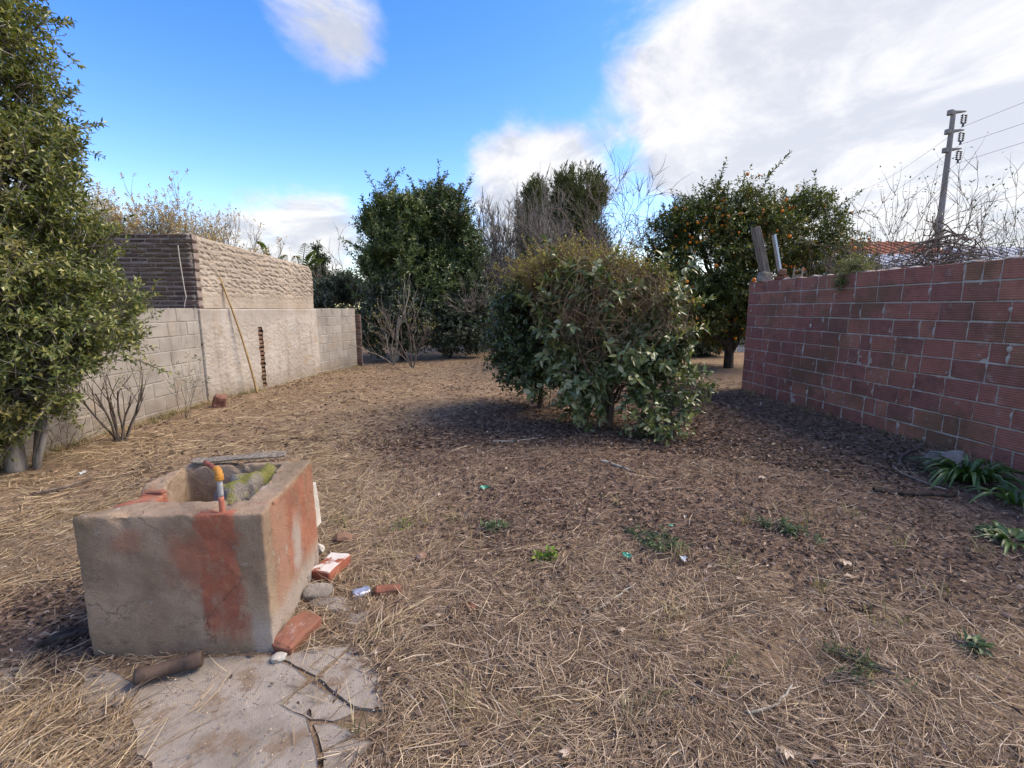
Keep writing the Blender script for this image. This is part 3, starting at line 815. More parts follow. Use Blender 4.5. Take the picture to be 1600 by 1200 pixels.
def ztop_f(u): return z_top + (z_end - z_top) * u / Ls + .02 * (fbm(np.stack([u * 3, u * 0, u * 0], 1), 3) - .5) - .12 * np.clip((u - Ls + .12) / .12, 0, 1) ** 2
def f_low(u, z):
    a = .35 * fbm(np.stack([u * 12, z * 14, u * 0], 1), 3) + .65 * fbm(np.stack([u * 30, z * 34, u * 0 + 2], 1), 3); b = fbm(np.stack([u * 1.6, z * 1.6, u * 0 + 5], 1), 3)
    sm_ = np.clip((LEDGE - .10 - z) / .2, .15, 1)
    return .0 + (.012 * np.clip((a - .3) / .4, 0, 1) * sm_ + .02 * b) - .02 * np.clip((z - LEDGE + .02) / .02, 0, 1)
SL0, SL1 = 1.29, 1.41
slot = lambda u, z: (u > SL0 + .005 * np.sin(z * 23)) & (u < SL1 + .005 * np.sin(z * 31)) & (z > .02) & (z < 1.16)
plaster('upper_plaster', lambda u: LEDGE + 0 * u, ztop_f, 'plaster_up', .014, f_up)
plaster('lower_plaster', lambda u: -.1 + 0 * u, lambda u: LEDGE - .006 + .012 * (fbm(np.stack([u * 4, u * 0, u * 0], 1), 2) - .5), 'plaster_low', .018, f_low, slot)
rr = random.Random(12)
stv = [bm_mesh(chamfer_box(.17, .07, .052, .008, .006, k), 'brick') for k in range(4)]
for k in range(15):
    p = SH0 + sdv * (SL0 + SL1) / 2 - snv * (.03 + rr.uniform(-.008, .008))
    o = link('brick', stv[k % 4], 'pier_brick', shed, (p[0] - SO[0], p[1] - SO[1], .05 + k * .076)); o.rotation_euler = (0, 0, math.atan2(sdv[1], sdv[0]) + rr.uniform(-.05, .05))
V, F = box_np(-.13, .13, -.02, .02, -.05, 1.2)
p = SH0 + sdv * (SL0 + SL1) / 2 - snv * .085
o = link('slot_backing', mesh_np('b', V, F), 'old_mortar', shed, (p[0] - SO[0], p[1] - SO[1], 0)); o.rotation_euler = (0, 0, math.atan2(sdv[1], sdv[0]))
# its back walls and roof, so that it is a building
e2 = SH1 - SH0
Vr = np.array([[-2.3, .1, 0], [-2.3 + e2[0], e2[1], 0], [-2.3, .1, z_top - .05], [-2.3 + e2[0], e2[1], z_end - .05], [-.12 + e2[0], e2[1], 0], [-.12 + e2[0], e2[1], z_end - .05], [-.12, .13, z_top - .05], [-.12, .13, 0]], float)
link('back_wall', mesh_np('bw', Vr, np.array([[0, 2, 3, 1], [1, 3, 5, 4]])), 'old_mortar', shed)
link('roof', mesh_np('rf', Vr, np.array([[2, 6, 5, 3]])), 'roof_sheet', shed)
def curve_tube(pts, r, sides=6):
    pts = np.asarray(pts, float); return tubes(pts[None], np.broadcast_to(np.asarray(r, float), (1, len(pts))), sides)
# loose cord hanging on the brick end
cp = [at(x, y, 7.46) - np.array([SO[0], SO[1], 0]) for x, y in [(278, 383), (280, 400), (284, 425), (288, 450), (291, 464), (289, 472), (288, 480)]]
tag(link('cord', mesh_np('cord', *curve_tube(cp, .007)), 'rope', None, SO), 'pale cord hanging down the dark brick end of the shed', 'cord')

# ------------------------------------------------------------------ wash trough
FL, FR, BR, BL = (-1.82, 1.84), (-1.05, 1.87), (-1.125, 2.55), (-1.775, 2.51)
iFL, iFR, iBR, iBL = gnd(225, 783, .65)[:2], gnd(388, 781, .65)[:2], gnd(440, 727, .65)[:2], gnd(290, 731, .65)[:2]
tr = thing('wash_trough', (-1.44, 2.19, 0), 'square concrete wash trough with peeling red paint and a broken rim', 'trough')
TO = np.array([-1.44, 2.19, 0])
lerp = lambda a, b, t_: np.array(a) + (np.array(b) - np.array(a)) * t_
ST = [(FL, iFL, .645), (FR, iFR, .65), (BR, iBR, .662), (BL, iBL, .655), (lerp(BL, FL, .48), lerp(iBL, iFL, .48), .655), (lerp(BL, FL, .53), lerp(iBL, iFL, .60), .60), (lerp(BL, FL, .88), lerp(iBL, iFL, .97), .618)]
bm = bmesh.new(); cols = []
for o_, i_, z in ST:
    o_ = np.array(o_); i_ = np.array(i_); mid = (o_ + i_) / 2; ii_ = i_ + (np.array([-1.44, 2.19]) - i_) * .06
    mk = lambda q, zz: bm.verts.new((q[0] - TO[0], q[1] - TO[1], zz))
    cols.append([mk(o_ + (o_ - np.array([-1.44, 2.19])) * .012, -.06), mk(o_, z), mk(i_, z), mk(ii_, .22)])
for k in range(len(ST)):
    a, b = cols[k], cols[(k + 1) % len(ST)]
    for j in range(3): bm.faces.new((a[j], b[j], b[j + 1], a[j + 1]))
bm.faces.new([c_[3] for c_ in cols])
bm.faces.new([c_[0] for c_ in cols][::-1])
bmesh.ops.recalc_face_normals(bm, faces=bm.faces[:])
bmesh.ops.triangulate(bm, faces=[f for f in bm.faces if len(f.verts) > 4])
sharp = [e for e in bm.edges if len(e.link_faces) == 2 and e.calc_face_angle(0) > .6 and max(v.co.z for v in e.verts) > .3]
bmesh.ops.bevel(bm, geom=sharp, offset=.010, segments=2, affect='EDGES', profile=.6)
for _ in range(6):
    es = [e for e in bm.edges if e.calc_length() > .026]
    if not es: break
    bmesh.ops.subdivide_edges(bm, edges=es, cuts=1, use_grid_fill=True)
bmesh.ops.triangulate(bm, faces=bm.faces[:])
bm.normal_update()
for v in bm.verts:
    n = mnoise.noise(v.co * 4) * .004 + mnoise.noise(v.co * 15) * .003 + mnoise.noise(v.co * 40) * .0025
    edge = 1.0 if v.co.z < .6 else 1.7
    v.co += v.normal * n * edge
    ch = mnoise.noise(v.co * 13 + Vector((5, 2, 8))) + .5 * mnoise.noise(v.co * 31)
    if v.co.z > .60 and ch > .30: v.co -= v.normal * min(.016, (ch - .30) * .07)
m, t = material('trough')
o = obco(t); x, y, z = t.sep(o)
n1 = t.noise(3.2, 7, .65, o); n2 = t.noise(60, 5, .7, o); n3 = t.noise(11, 6, .65, o); nb = t.math('ADD', t.math('SUBTRACT', t.noise(6, 9, .75, t.mapping(o, (1, 1, .45))), .5), t.math('MULTIPLY', t.math('SUBTRACT', t.noise(45, 6, .75, t.mapping(o, (1, 1, .3))), .5), .45))
g_ = t.mix(t.step(n1, .36, .66), (.245, .172, .116), (.365, .272, .192))
g_ = t.mix(t.step(n3, .54, .72, 0, .6), g_, (.165, .115, .080))
g_ = t.mix(t.step(t.noise(13, 7, .75, t.mapping(o, (1, 1, .12))), .53, .72, 0, .55), g_, (.34, .275, .21))
g_ = t.mix(t.step(t.noise(8, 7, .75, t.vmath('ADD', o, (7, 1, 3))), .55, .68, 0, .6), g_, (.10, .078, .06))
g_ = t.mix(t.step(t.noise(2.1, 4, .5, t.vmath('ADD', o, (4, 2, 1))), .5, .66, 0, .5), g_, (.155, .125, .075))
red = t.mix(t.step(n3, .38, .68), (.30, .095, .058), (.42, .155, .095))
red = t.mix(t.step(n2, .6, .75, 0, .4), red, (.13, .06, .045))
red = t.mix(t.step(t.noise(19, 7, .75, t.mapping(o, (1, 1, .25))), .50, .66, 0, .75), red, g_)
red = t.mix(t.step(t.noise(4.5, 5, .6, o), .45, .65, 0, .5), red, (.20, .085, .065))
def band(v_, lo, hi, soft): return t.math('MULTIPLY', t.step(v_, lo - soft, lo + soft), t.step(v_, hi - soft, hi + soft, 1, 0))
xn = t.math('ADD', x, t.math('MULTIPLY', nb, .22))
zn = t.math('ADD', z, t.math('MULTIPLY', nb, .2))
front = t.step(y, -.27, -.30)
stripe = t.math('MULTIPLY', band(xn, .115, .285, .022), t.step(zn, .02, .14))                     # paint left under the tap
patch = t.math('MULTIPLY', band(xn, .0, .2, .05), band(zn, .33, .56, .06))
dot = t.math('MULTIPLY', band(xn, -.22, -.12, .035), band(zn, .50, .58, .03))
fm = t.math('MULTIPLY', front, t.math('MAXIMUM', stripe, t.math('MAXIMUM', t.math('MULTIPLY', patch, .75), t.math('MULTIPLY', dot, .5))))
fm = t.math('MULTIPLY', fm, t.step(n3, .30, .50, .6, 1.0))
fm = t.math('MAXIMUM', fm, t.math('MULTIPLY', front, t.math('MULTIPLY', t.step(t.noise(2.6, 5, .6, t.vmath('ADD', o, (2, 9, 4))), .52, .68, 0, .4), t.step(x, -.1, .25))))
side = t.math('MULTIPLY', t.step(x, .29, .33), t.step(y, -.26, -.20))
sidem = t.math('MULTIPLY', side, t.step(t.math('ADD', zn, t.math('MULTIPLY', y, .15)), .08, .3, .1, .72))
sidem = t.math('MULTIPLY', sidem, t.step(z, .66, .62, 0, 1))
inl = t.math('MULTIPLY', band(x, -.5, -.10, .03), t.math('MULTIPLY', t.step(y, .05, -.02), t.math('MULTIPLY', t.step(y, -.32, -.29), t.step(zn, .645, .60))))
c = t.mix(t.math('MINIMUM', t.math('ADD', t.math('ADD', fm, sidem), inl), 1.0), g_, red)
orange = t.mix(n3, (.36, .235, .165), (.32, .165, .11))
c = t.mix(t.math('MULTIPLY', side, t.math('MULTIPLY', t.step(t.math('ADD', y, t.math('MULTIPLY', nb, .12)), -.03, -.10), t.step(z, .64, .60, 0, .75))), c, orange)
white = t.math('MULTIPLY', t.step(x, .29, .33), t.math('MULTIPLY', band(t.math('ADD', y, t.math('MULTIPLY', nb, .16)), -.0, .11, .03), band(zn, .2, .46, .07)))
low = t.math('MULTIPLY', t.step(x, .29, .33), t.step(zn, .22, .12, 0, .8))
c = t.mix(t.math('MULTIPLY', t.math('MAXIMUM', white, low), .85), c, t.mix(n3, (.30, .26, .22), (.43, .39, .35)))
c = t.mix(t.step(n2, .60, .72, 0, .4), c, (.42, .36, .30))
grit = t.noise(150, 4, .75, o)
c = t.mix(t.step(grit, .56, .70, 0, .5), c, t.mix(.6, c, (.05, .035, .028)))
dv = t.vmath('ADD', o, t.scale(t.noise(5, 5, .7, o, 0, True), .22))
crk = t.math('MULTIPLY', t.step(t.voro(2.6, dv, 'DISTANCE_TO_EDGE'), .012, .004), t.step(t.noise(3, 3, .5, o), .50, .58))
c = t.mix(t.math('MULTIPLY', crk, .4), c, (.05, .035, .028))
flake = t.step(t.noise(9, 8, .75, t.vmath('ADD', o, (1, 6, 2))), .60, .63)
c = t.mix(t.math('MULTIPLY', flake, .55), c, (.40, .34, .28))
finish(t, c, .9, t.bump(t.math('SUBTRACT', t.math('ADD', t.math('ADD', n2, grit), t.math('MULTIPLY', n3, 1.2)), t.math('ADD', t.math('MULTIPLY', flake, .6), t.math('MULTIPLY', crk, .5))), .75, .010), .18)
link('basin', bm_mesh(bm, 'basin', True), 'trough', tr)
# broken course showing in the rim
q = lerp(lerp(BL, FL, .50), lerp(iBL, iFL, .55), .5)
o = link('broken_brick', rough_block(.10, .03, .04, 5, .008, 3, .006), 'loose_brick', tr, (q[0] - TO[0], q[1] - TO[1], .603)); o.rotation_euler = (0, 0, .05)
# tap pipe
pb = gnd(347, 797, .655); el = at(342, 737, pb[1]); bk = gnd(321, 723, el[2] - .005)
pp = thing('tap_pipe', tuple(pb - TO), None, None); pp.parent = tr
loc = lambda q: np.array(q) - pb
def seg_pipe(name, a, b, r, mat, sides=16, n=6):
    tt = np.linspace(0, 1, n)[:, None]; V, F = curve_tube(np.array(a) + (np.array(b) - np.array(a)) * tt, r, sides); k = len(V)
    V = np.concatenate([V, [a], [b]]); s = sides
    caps = [[(j + 1) % s, j, k, k] for j in range(s)] + [[k - s + j, k - s + (j + 1) % s, k + 1, k + 1] for j in range(s)]
    caps3 = np.array([[c_[0], c_[1], c_[2]] for c_ in caps])
    return link(name, mesh_np(name, V, [F, caps3], True), mat, pp)
h0 = np.array([0, 0, -.03]); hz_ = loc(el)
seg_pipe('painted_pipe_foot', h0, hz_ * .36, .0112, 'pipe_red'); seg_pipe('pipe', hz_ * .355, hz_ * .86, .0106, 'pipe_grey')
hd = nz(loc(bk) - hz_)
a0, a1 = hz_ * .82, hz_ + np.array([0, 0, .004])
arc = [a0, lerp(a0, a1, .5), a1 + np.array([0, 0, -.012]) + hd * .002, a1 + hd * .012 + np.array([0, 0, -.002]), a1 + hd * .034]
cv = bpy.data.curves.new('elbow', 'CURVE'); cv.dimensions = '3D'; cv.bevel_depth = .0148; cv.bevel_resolution = 5; cv.use_fill_caps = True
sp = cv.splines.new('POLY'); sp.points.add(len(arc) - 1)
for i, q in enumerate(arc): sp.points[i].co = (*q, 1)
oc = bpy.data.objects.new('elbow', cv); COL.objects.link(oc)
dg = bpy.context.evaluated_depsgraph_get(); em = bpy.data.meshes.new_from_object(oc.evaluated_get(dg)); bpy.data.objects.remove(oc)
em.polygons.foreach_set('use_smooth', np.ones(len(em.polygons), bool))
link('elbow', em, 'elbow_yellow', pp)
seg_pipe('collar', a0 - np.array([0, 0, .006]), a0 + np.array([0, 0, .016]), .0168, 'elbow_yellow')
seg_pipe('pipe', a1 + hd * .02, loc(bk), .0106, 'pipe_rust')

# rubble inside, board on the rim
def stone_np(seed, sx, sy, sz, sub=3, amp=.25, flat=0):
    bm = bmesh.new(); bmesh.ops.create_icosphere(bm, subdivisions=sub, radius=.5)
    for v in bm.verts:
        c = v.co.copy(); k = max(abs(c.x), abs(c.y), abs(c.z)); c = c.lerp(c * (.5 / k), .45)
        n = mnoise.noise(v.co * 3 + Vector((seed, seed * 2, 0))) * amp + mnoise.noise(v.co * 9 + Vector((seed, 3, 1))) * amp * .35
        c *= 1 + n; v.co = Vector((c.x * sx, c.y * sy, c.z * sz))
    return bm_mesh(bm, 'stone', sub > 2)
m, t = material('mossy')
o = obco(t); nzz_ = t.sep(t.new('ShaderNodeNewGeometry').outputs['Normal'])[2]; n3 = t.noise(14, 6, .7, o); n2 = t.noise(90, 4, .7, o)
c = t.mix(t.step(n3, .35, .65), (.17, .15, .125), (.29, .265, .23))
mo = t.mix(t.noise(30, 4, .6, o), (.10, .11, .03), (.27, .25, .08))
c = t.mix(t.step(t.math('ADD', t.math('MULTIPLY', nzz_, .25), t.noise(7, 6, .7, o)), .62, .74), c, mo)
finish(t, c, .95, t.bump(t.math('ADD', n2, n3), .9, .015), .1)
q = gnd(395, 745, .63)
o = tag(link('rubble', stone_np(3, .30, .30, .26, 4, .55), 'mossy', None, (q[0], q[1] + .01, .495)), 'large moss covered lump of rubble filling the trough', 'rubble'); o.rotation_euler = (.2, .1, .5)
q = gnd(352, 772, .58)
o = tag(link('rubble', stone_np(8, .15, .13, .17, 4, .4), 'mossy', None, (q[0], q[1] + .06, .52)), 'small mossy stone in the trough just behind the tap pipe', 'rubble')
V, F = box_np(-.30, .27, -.28, .20, .24, .36); o = tag(link('trough_rubble_fill', mesh_np('fill', *box_np(-.22, .22, -.2, .22, .2, .36)), 'stone', None, (-1.43, 2.2, 0)), 'dark silt lying on the floor of the trough', 'silt', kind='stuff')
p0, p1 = gnd(300, 722, .675), gnd(446, 711, .685)
n = 26; bm = bmesh.new(); rr = random.Random(2)
me = rough_block(np.linalg.norm(p1 - p0), .07, .011, 4, .007, 7, .002, 11)
o = tag(link('board', me, 'wood_grey', None, (p0 + p1) / 2 + np.array([0, .01, .004])), 'thin weathered grey board laid across the back rim of the trough', 'board'); o.rotation_euler = (.12, -.03, math.atan2(p1[1] - p0[1], p1[0] - p0[0]))

# ------------------------------------------------------------------ loose bricks and stones
def rock(name, mesh, mat, px, py, z, rot, label, cat, dz=0.0):
    q = gnd(px, py, z)
    o = tag(link(name, mesh, mat, None, (q[0], q[1], z + dz)), label, cat); o.rotation_euler = rot; return o
m, t = material('white_brick')
o_ = obco(t); n3 = t.noise(9, 6, .65, o_); nzz_ = t.sep(t.new('ShaderNodeNewGeometry').outputs['Normal'])[2]
c = t.mix(t.step(n3, .4, .66), (.24, .080, .050), (.31, .115, .075))
c = t.mix(t.math('MULTIPLY', t.step(nzz_, .6, .9), t.step(t.noise(12, 5, .6, o_), .42, .52)), c, (.55, .53, .50))
finish(t, c, .9, t.bump(t.noise(50, 5, .7, o_), .5, .006), .15)
rock('brick', rough_block(.125, .20, .062, 1, .006, 4, .006), 'white_brick', 517, 885, .05, (.05, -.08, -.28), 'red brick with white plaster on top, beside the trough', 'brick')
rock('brick', rough_block(.11, .20, .055, 21, .006, 3, .006), 'loose_brick', 512, 890, .0, (0, 0, -.2), 'red brick lying under the white-plastered brick', 'brick')
rock('brick', rough_block(.11, .09, .06, 2, .012, 4, .015), 'pier_brick', 536, 842, .02, (.1, .2, .3), 'dark broken brick end behind the white-plastered brick', 'brick')
rock('brick', rough_block(.115, .20, .075, 6, .014, 5, .012), 'loose_brick', 464, 990, .03, (.16, .12, -.42), 'large rough red brick leaning at the trough\'s front corner', 'brick')
rock('brick', rough_block(.135, .055, .055, 9, .010, 4, .010), 'loose_brick', 605, 924, .025, (0, .05, .22), 'worn red brick piece lying next to the crushed can', 'brick')
rock('brick', rough_block(.07, .05, .045, 13, .014, 4, .012), 'pier_brick', 660, 869, .02, (.2, .3, .8), 'small dark brick lump alone in the straw', 'brick')
rock('brick', rough_block(.085, .05, .04, 14, .012, 4, .01), 'loose_brick', 735, 950, .015, (.2, -.2, -.6), 'orange-brown brick fragment in the middle of the straw', 'brick')
rock('brick', rough_block(.17, .16, .23, 17, .02, 4, .02), 'loose_brick', 343, 628, .09, (.15, .25, .5), 'red brick lump standing at the foot of the plastered shed', 'brick')
rock('stone', stone_np(4, .15, .10, .05, 3, .2), 'stone', 497, 925, .035, (.25, .05, .2), 'flat grey stone resting against the trough', 'stone')
rock('stone', stone_np(5, .26, .12, .06, 3, .25), 'stone', 520, 948, .0, (.0, .05, -.15), 'long half buried grey stone beside the trough', 'stone')
rock('stone', stone_np(6, .05, .05, .055, 2, .3), 'pale_stone', 500, 857, .06, (0, 0, 0), 'small pale pebble beside the leaning tile strip', 'stone')
rock('stone', stone_np(9, .05, .05, .10, 2, .3), 'stone', 477, 905, .05, (0, .2, 0), 'upright dark stone chip against the trough side', 'stone')
rock('stone', stone_np(16, .12, .09, .05, 3, .3), 'stone', 560, 968, .0, (0, 0, .4), 'low brown stone under the straw', 'stone')
rock('stone', stone_np(31, .06, .05, .03, 2, .3), 'pale_stone', 436, 1027, .02, (0, 0, .4), 'tiny yellow stone at the trough\'s front corner', 'stone')
q = gnd(490, 870, .0)
o = tag(link('tile_strip', rough_block(.018, .085, .27, 11, .004, 3, .003), 'pale_stone', None, (q[0] - .005, q[1] + .08, .30)), 'narrow pale tile strip leaning upright on the trough', 'tile'); o.rotation_euler = (0, -.06, .05)
# crushed can
bm = bmesh.new(); bmesh.ops.create_cone(bm, segments=24, radius1=.03, radius2=.03, depth=.09, cap_ends=True)
bmesh.ops.subdivide_edges(bm, edges=[e for e in bm.edges if abs(e.verts[0].co.z - e.verts[1].co.z) > .05], cuts=7)
for v in bm.verts: v.co += mnoise.noise_vector(v.co * 40) * .007; v.co.y *= .62
q = gnd(565, 926, .02)
o = tag(link('crushed_can', bm_mesh(bm, 'can', True), 'tin', None, q), 'crushed blue-grey can in the straw beside a red brick', 'can'); o.rotation_euler = (1.5, .3, -.9)
# piece of rusty pipe on the paving
q = gnd(265, 1043, .05)
prof = [(0, .026), (.012, .031), (.045, .031), (.05, .027), (.12, .026), (.17, .027), (.175, .032), (.225, .032), (.23, .028)]
V, F = tubes(np.array([[[x_ - .115, 0, 0] for x_, r_ in prof]]), np.array([[r_ for x_, r_ in prof]]), 14)
V += .0035 * (fbm(V * 40, 3)[:, None] - .5) * 2
Vi, Fi = tubes(np.array([[[x_ - .115, 0, 0] for x_, r_ in prof]]), np.array([[.02 for x_, r_ in prof]]), 14)
k = len(V); nn_ = 14; e = [[(j + 1) % nn_, j, j + k, (j + 1) % nn_ + k] for j in range(nn_)] + [[k - nn_ + j, k - nn_ + (j + 1) % nn_, 2 * k - nn_ + (j + 1) % nn_, 2 * k - nn_ + j] for j in range(nn_)]
o = tag(link('pipe_stub', mesh_np('stub', np.concatenate([V, Vi]), np.concatenate([F, Fi[:, ::-1] + k, np.array(e)]), True), 'rust_brown', None, q), 'short rusty pipe stub lying on the paving below the trough', 'pipe'); o.rotation_euler = (0, -.02, .45)
# dark rotten log beside the trough
q = gnd(95, 1000, .0)
o = tag(link('rotten_log', stone_np(12, .15, .08, .035, 4, .5), 'bark_dark', None, (q[0], q[1], .01)), 'dark rotten piece of log beside the trough\'s front corner', 'log'); o.rotation_euler = (0, 0, .7)

# ------------------------------------------------------------------ plants
def plant(name, base, label, cat, crown, cmat, wood, wmat, group=None, leafname='crown', woodname='trunk'):
    r = thing(name, tuple(base), label, cat, group); b = np.array(base, float)
    if wood is not None:
        link(woodname, mesh_np(woodname, wood[0] - b, wood[1], True), wmat, r)
    if crown is not None:
        link(leafname, mesh_np(leafname, crown[0] - b, crown[1]), cmat, r)
    return r
def evergreen(name, base, lobes, nsprig, label, cmat, seed, cat='tree', k=8, stem=.16, L=.05, Wd=.02, kind='d', r0=.07, sub=8, shell=.4, rough=.35, gapf=2., gap=.36, wmat='bark_grey', trunk=True, clip=None, up=.25, dirup=.35, stems=True, extra=None, droop=.15, ang=(45, 80), stemr=.0025, shoots=0, slen=.35, var=.45):
    rng = np.random.default_rng(seed); base = np.array(base, float)
    P, D = lobe_points(lobes, nsprig, rng, shell, rough, gapf, gap, seed)
    D = nz(D + rng.normal(0, .45, D.shape) + np.array([0, 0, dirup]))
    ok = P[:, 2] > .05
    if clip is not None: ok &= clip(P)
    P, D = P[ok], D[ok]
    polys = []
    if shoots:
        i = rng.choice(len(P), shoots); S0 = P[i]; SD = nz(D[i] + np.array([0, 0, .25]) + rng.normal(0, .25, (shoots, 3))); ln = slen * rng.uniform(.4, 1.2, shoots); nn = max(2, int(slen / stem * 1.6))
        Q = [S0 + SD * (ln * j / nn)[:, None] + rng.normal(0, .012, (shoots, 3)) for j in range(nn + 1)]
        polys += [(np.array([q_[a_] for q_ in Q]), np.linspace(stemr * 2, stemr * .8, nn + 1)) for a_ in range(shoots)]
        P = np.concatenate([P] + Q); D = np.concatenate([D] + [SD] * len(Q))
    lv, st = sprigs(P - D * stem * .5, D, rng, k, stem, L, Wd, kind, ang, up, stems, droop, var, stemr)
    polys += limb_polys(base, lobes, rng, r0, sub)
    if trunk:
        zt = np.mean([l[2] for l in lobes]); ct = np.mean([l[:2] for l in lobes], axis=0)
        tt = np.linspace(0, 1, 8)[:, None]; e = np.array([base[0] * .6 + ct[0] * .4, base[1] * .6 + ct[1] * .4, zt])
        p = base - np.array([0, 0, .08]) + (e - base) * tt; p[1:, :2] += rng.normal(0, .03, (7, 2))
        polys.append((p, r0 * (1.25 - .9 * tt[:, 0])))
    if extra: polys += extra
    V, F = tube_groups(polys, 6)
    if st is not None: V, F = join([(V, F), st])
    return plant(name, base, label, cat, lv, cmat, (V, F), wmat)
A3 = lambda x, y, Yd, rx, ry, rz: [*at(x, y, Yd), rx, ry, rz]

# big privet at the left edge
b = np.array([-4.60, 4.2, 0])
lob = [[-4.65, 4.35, 4.9, .55, .6, .8], [-4.55, 4.3, 4.1, .52, .6, .7], [-4.65, 4.35, 3.3, .70, .75, .75], [-4.5, 4.35, 2.55, .75, .8, .65], [-4.45, 4.35, 1.95, .80, .8, .55], [-4.33, 4.4, 1.45, .76, .75, .5],
       [-4.5, 4.2, 1.05, .68, .6, .38], [-4.62, 4.1, .72, .58, .5, .36], [-4.75, 4.0, .5, .48, .4, .3]]
ex = []
for dx, dy in ((.06, .1), (.15, .04), (-.1, .12)):
    tt = np.linspace(0, 1, 7)[:, None]; ex.append((b + np.array([dx, dy, -.05]) + tt * np.array([dx * 1.6, dy, 1.3]) + rng.normal(0, .015, (7, 3)), 0.03 * (1 - .5 * tt[:, 0])))
evergreen('privet_tree', b, lob, 14500, 'tall olive-green privet tree rising out of the frame', 'leaf_privet', 1, k=8, stem=.15, L=.050, Wd=.023, r0=.07, gapf=2.4, gap=.42, rough=.6, shell=.55,
          clip=lambda P: ((P[:, 0] > -4.83) | (P[:, 2] > 1.6)) & (P[:, 0] > -5.0), extra=ex, shoots=260, slen=.30)

# bare shrub in front of the block wall
rng = np.random.default_rng(5); wood = []; tips = []
b = gnd(190, 690)
for k in range(8):
    a = k * 2 * PI / 8 + rng.uniform(-.3, .3); sp_ = rng.uniform(.2, .6)
    grow(wood, b + np.array([math.cos(a) * .03, math.sin(a) * .03, -.03]), (math.cos(a) * sp_, math.sin(a) * sp_ * .6, 1), .62, .014, 2, rng, .45, .18, (2, 3), .62, .6, .10, 6, tips)
P = np.array([q[0] for q in tips]); D = np.array([q[1] for q in tips]); P, D = P[P[:, 2] > .55], D[P[:, 2] > .55]
lv, st = sprigs(P, D, rng, 3, .06, .035, .016, 'd')
plant('bare_shrub', b, 'bare many-stemmed shrub in front of the grey block wall', 'shrub', lv, 'leaf_privet', tube_groups(wood, 5), 'bark_twig', leafname='leaves', woodname='stems')
rng = np.random.default_rng(6); wood = []; tips = []
b = gnd(292, 655)
for k in range(5): grow(wood, b + rng.normal(0, .02, 3) * [1, 1, 0], (rng.uniform(-.5, .3), rng.uniform(-.2, .2), 1), .55, .005, 2, rng, .5, .1, (2, 3), .6, .6, .16, 6, tips)
lv, st = sprigs(np.array([q[0] for q in tips]), np.array([q[1] for q in tips]), rng, 4, .06, .035, .018, 'd')
plant('climbing_shrub', b, 'thin leafy stems climbing the block wall by the shed corner', 'shrub', lv, 'leaf_camellia', tube_groups(wood, 4), 'bark_twig', leafname='leaves', woodname='stems')
rng = np.random.default_rng(61); wood = []; tips = []
b = gnd(110, 702)
for k in range(7): grow(wood, b + rng.normal(0, .04, 3) * [1, 1, 0], (rng.uniform(-.4, .7), rng.uniform(-.2, .2), .9), .35, .004, 2, rng, .6, .05, (2, 3), .65, .6, .2, 6, tips)
lv, st = sprigs(np.array([q[0] for q in tips]), np.array([q[1] for q in tips]), rng, 2, .04, .03, .013, 'd')
plant('dry_shoots', b, 'dry twiggy shoots between the privet trunk and the bare shrub', 'shrub', lv, 'leaf_privet', tube_groups(wood, 4), 'bark_brown', leafname='leaves', woodname='stems')

# two shrubs in the middle of the yard and the dry vine over them
b = np.array([.42, 7.0, 0])
lob = [[.3, 7.0, 1.55, .58, .6, .5], [.55, 7.1, 1.2, .75, .7, .6], [.08, 6.95, 1.1, .45, .55, .5], [.3, 6.95, .72, .55, .6, .42], [.75, 7.0, 1.78, .5, .5, .36]]
evergreen('camellia_bush', b, lob, 3800, 'dark dense camellia bush behind the lighter broad-leaved one', 'leaf_dark', 2, 'shrub', 7, .15, .072, .036, 'h', .04, 8, .6, .55, 2.2, .40, 'bark_dark', dirup=.25, shoots=90, slen=.3)
b = gnd(950, 668)
lob = [[1.12, 5.95, 1.52, .60, .55, .42], [1.58, 6.0, 1.30, .48, .5, .44], [.85, 5.9, 1.3, .45, .5, .52], [1.3, 5.85, 1.1, .58, .5, .5], [1.85, 5.9, 1.0, .36, .4, .36], [1.0, 5.85, .66, .40, .42, .36], [1.5, 5.8, .62, .28, .35, .24]]
rng = np.random.default_rng(9); ex = []; tp = []
for k in range(9):
    a = k * 2 * PI / 9 + rng.uniform(-.3, .3)
    grow(ex, b + np.array([0, -.05, .45]), (math.cos(a) * .75, math.sin(a) * .6 - .15, .9), .8, .022, 2, rng, .5, .15, (2, 3), .6, .55, .12, 6, tp)
ex.append((b + np.linspace(0, 1, 6)[:, None] * np.array([.03, -.05, .5]) + np.array([0, 0, -.05]), np.linspace(.055, .04, 6)))
evergreen('broad_leaved_bush', b, lob, 2200, 'broad-leaved green bush with open branches in the middle of the yard', 'leaf_camellia', 3, 'shrub', 7, .17, .095, .052, 'h', .035, 4, .55, .8, 2.0, .52, 'bark_brown', dirup=.1, droop=.3, up=.2, extra=ex, trunk=False, shoots=150, slen=.45, var=.5)
b2 = gnd(1045, 688)
rng = np.random.default_rng(14)
lob = [[1.9, 5.55, .38, .38, .35, .22], [1.62, 5.25, .18, .42, .3, .15], [2.15, 5.5, .6, .25, .25, .2]]
evergreen('low_shoots', b2, lob, 170, 'low leafy shoots spreading at the foot of the broad-leaved bush', 'leaf_camellia', 15, 'shrub', 6, .15, .078, .042, 'h', .012, 8, .8, .3, 2.2, .3, 'bark_twig', dirup=.1, trunk=False, stemr=.003)
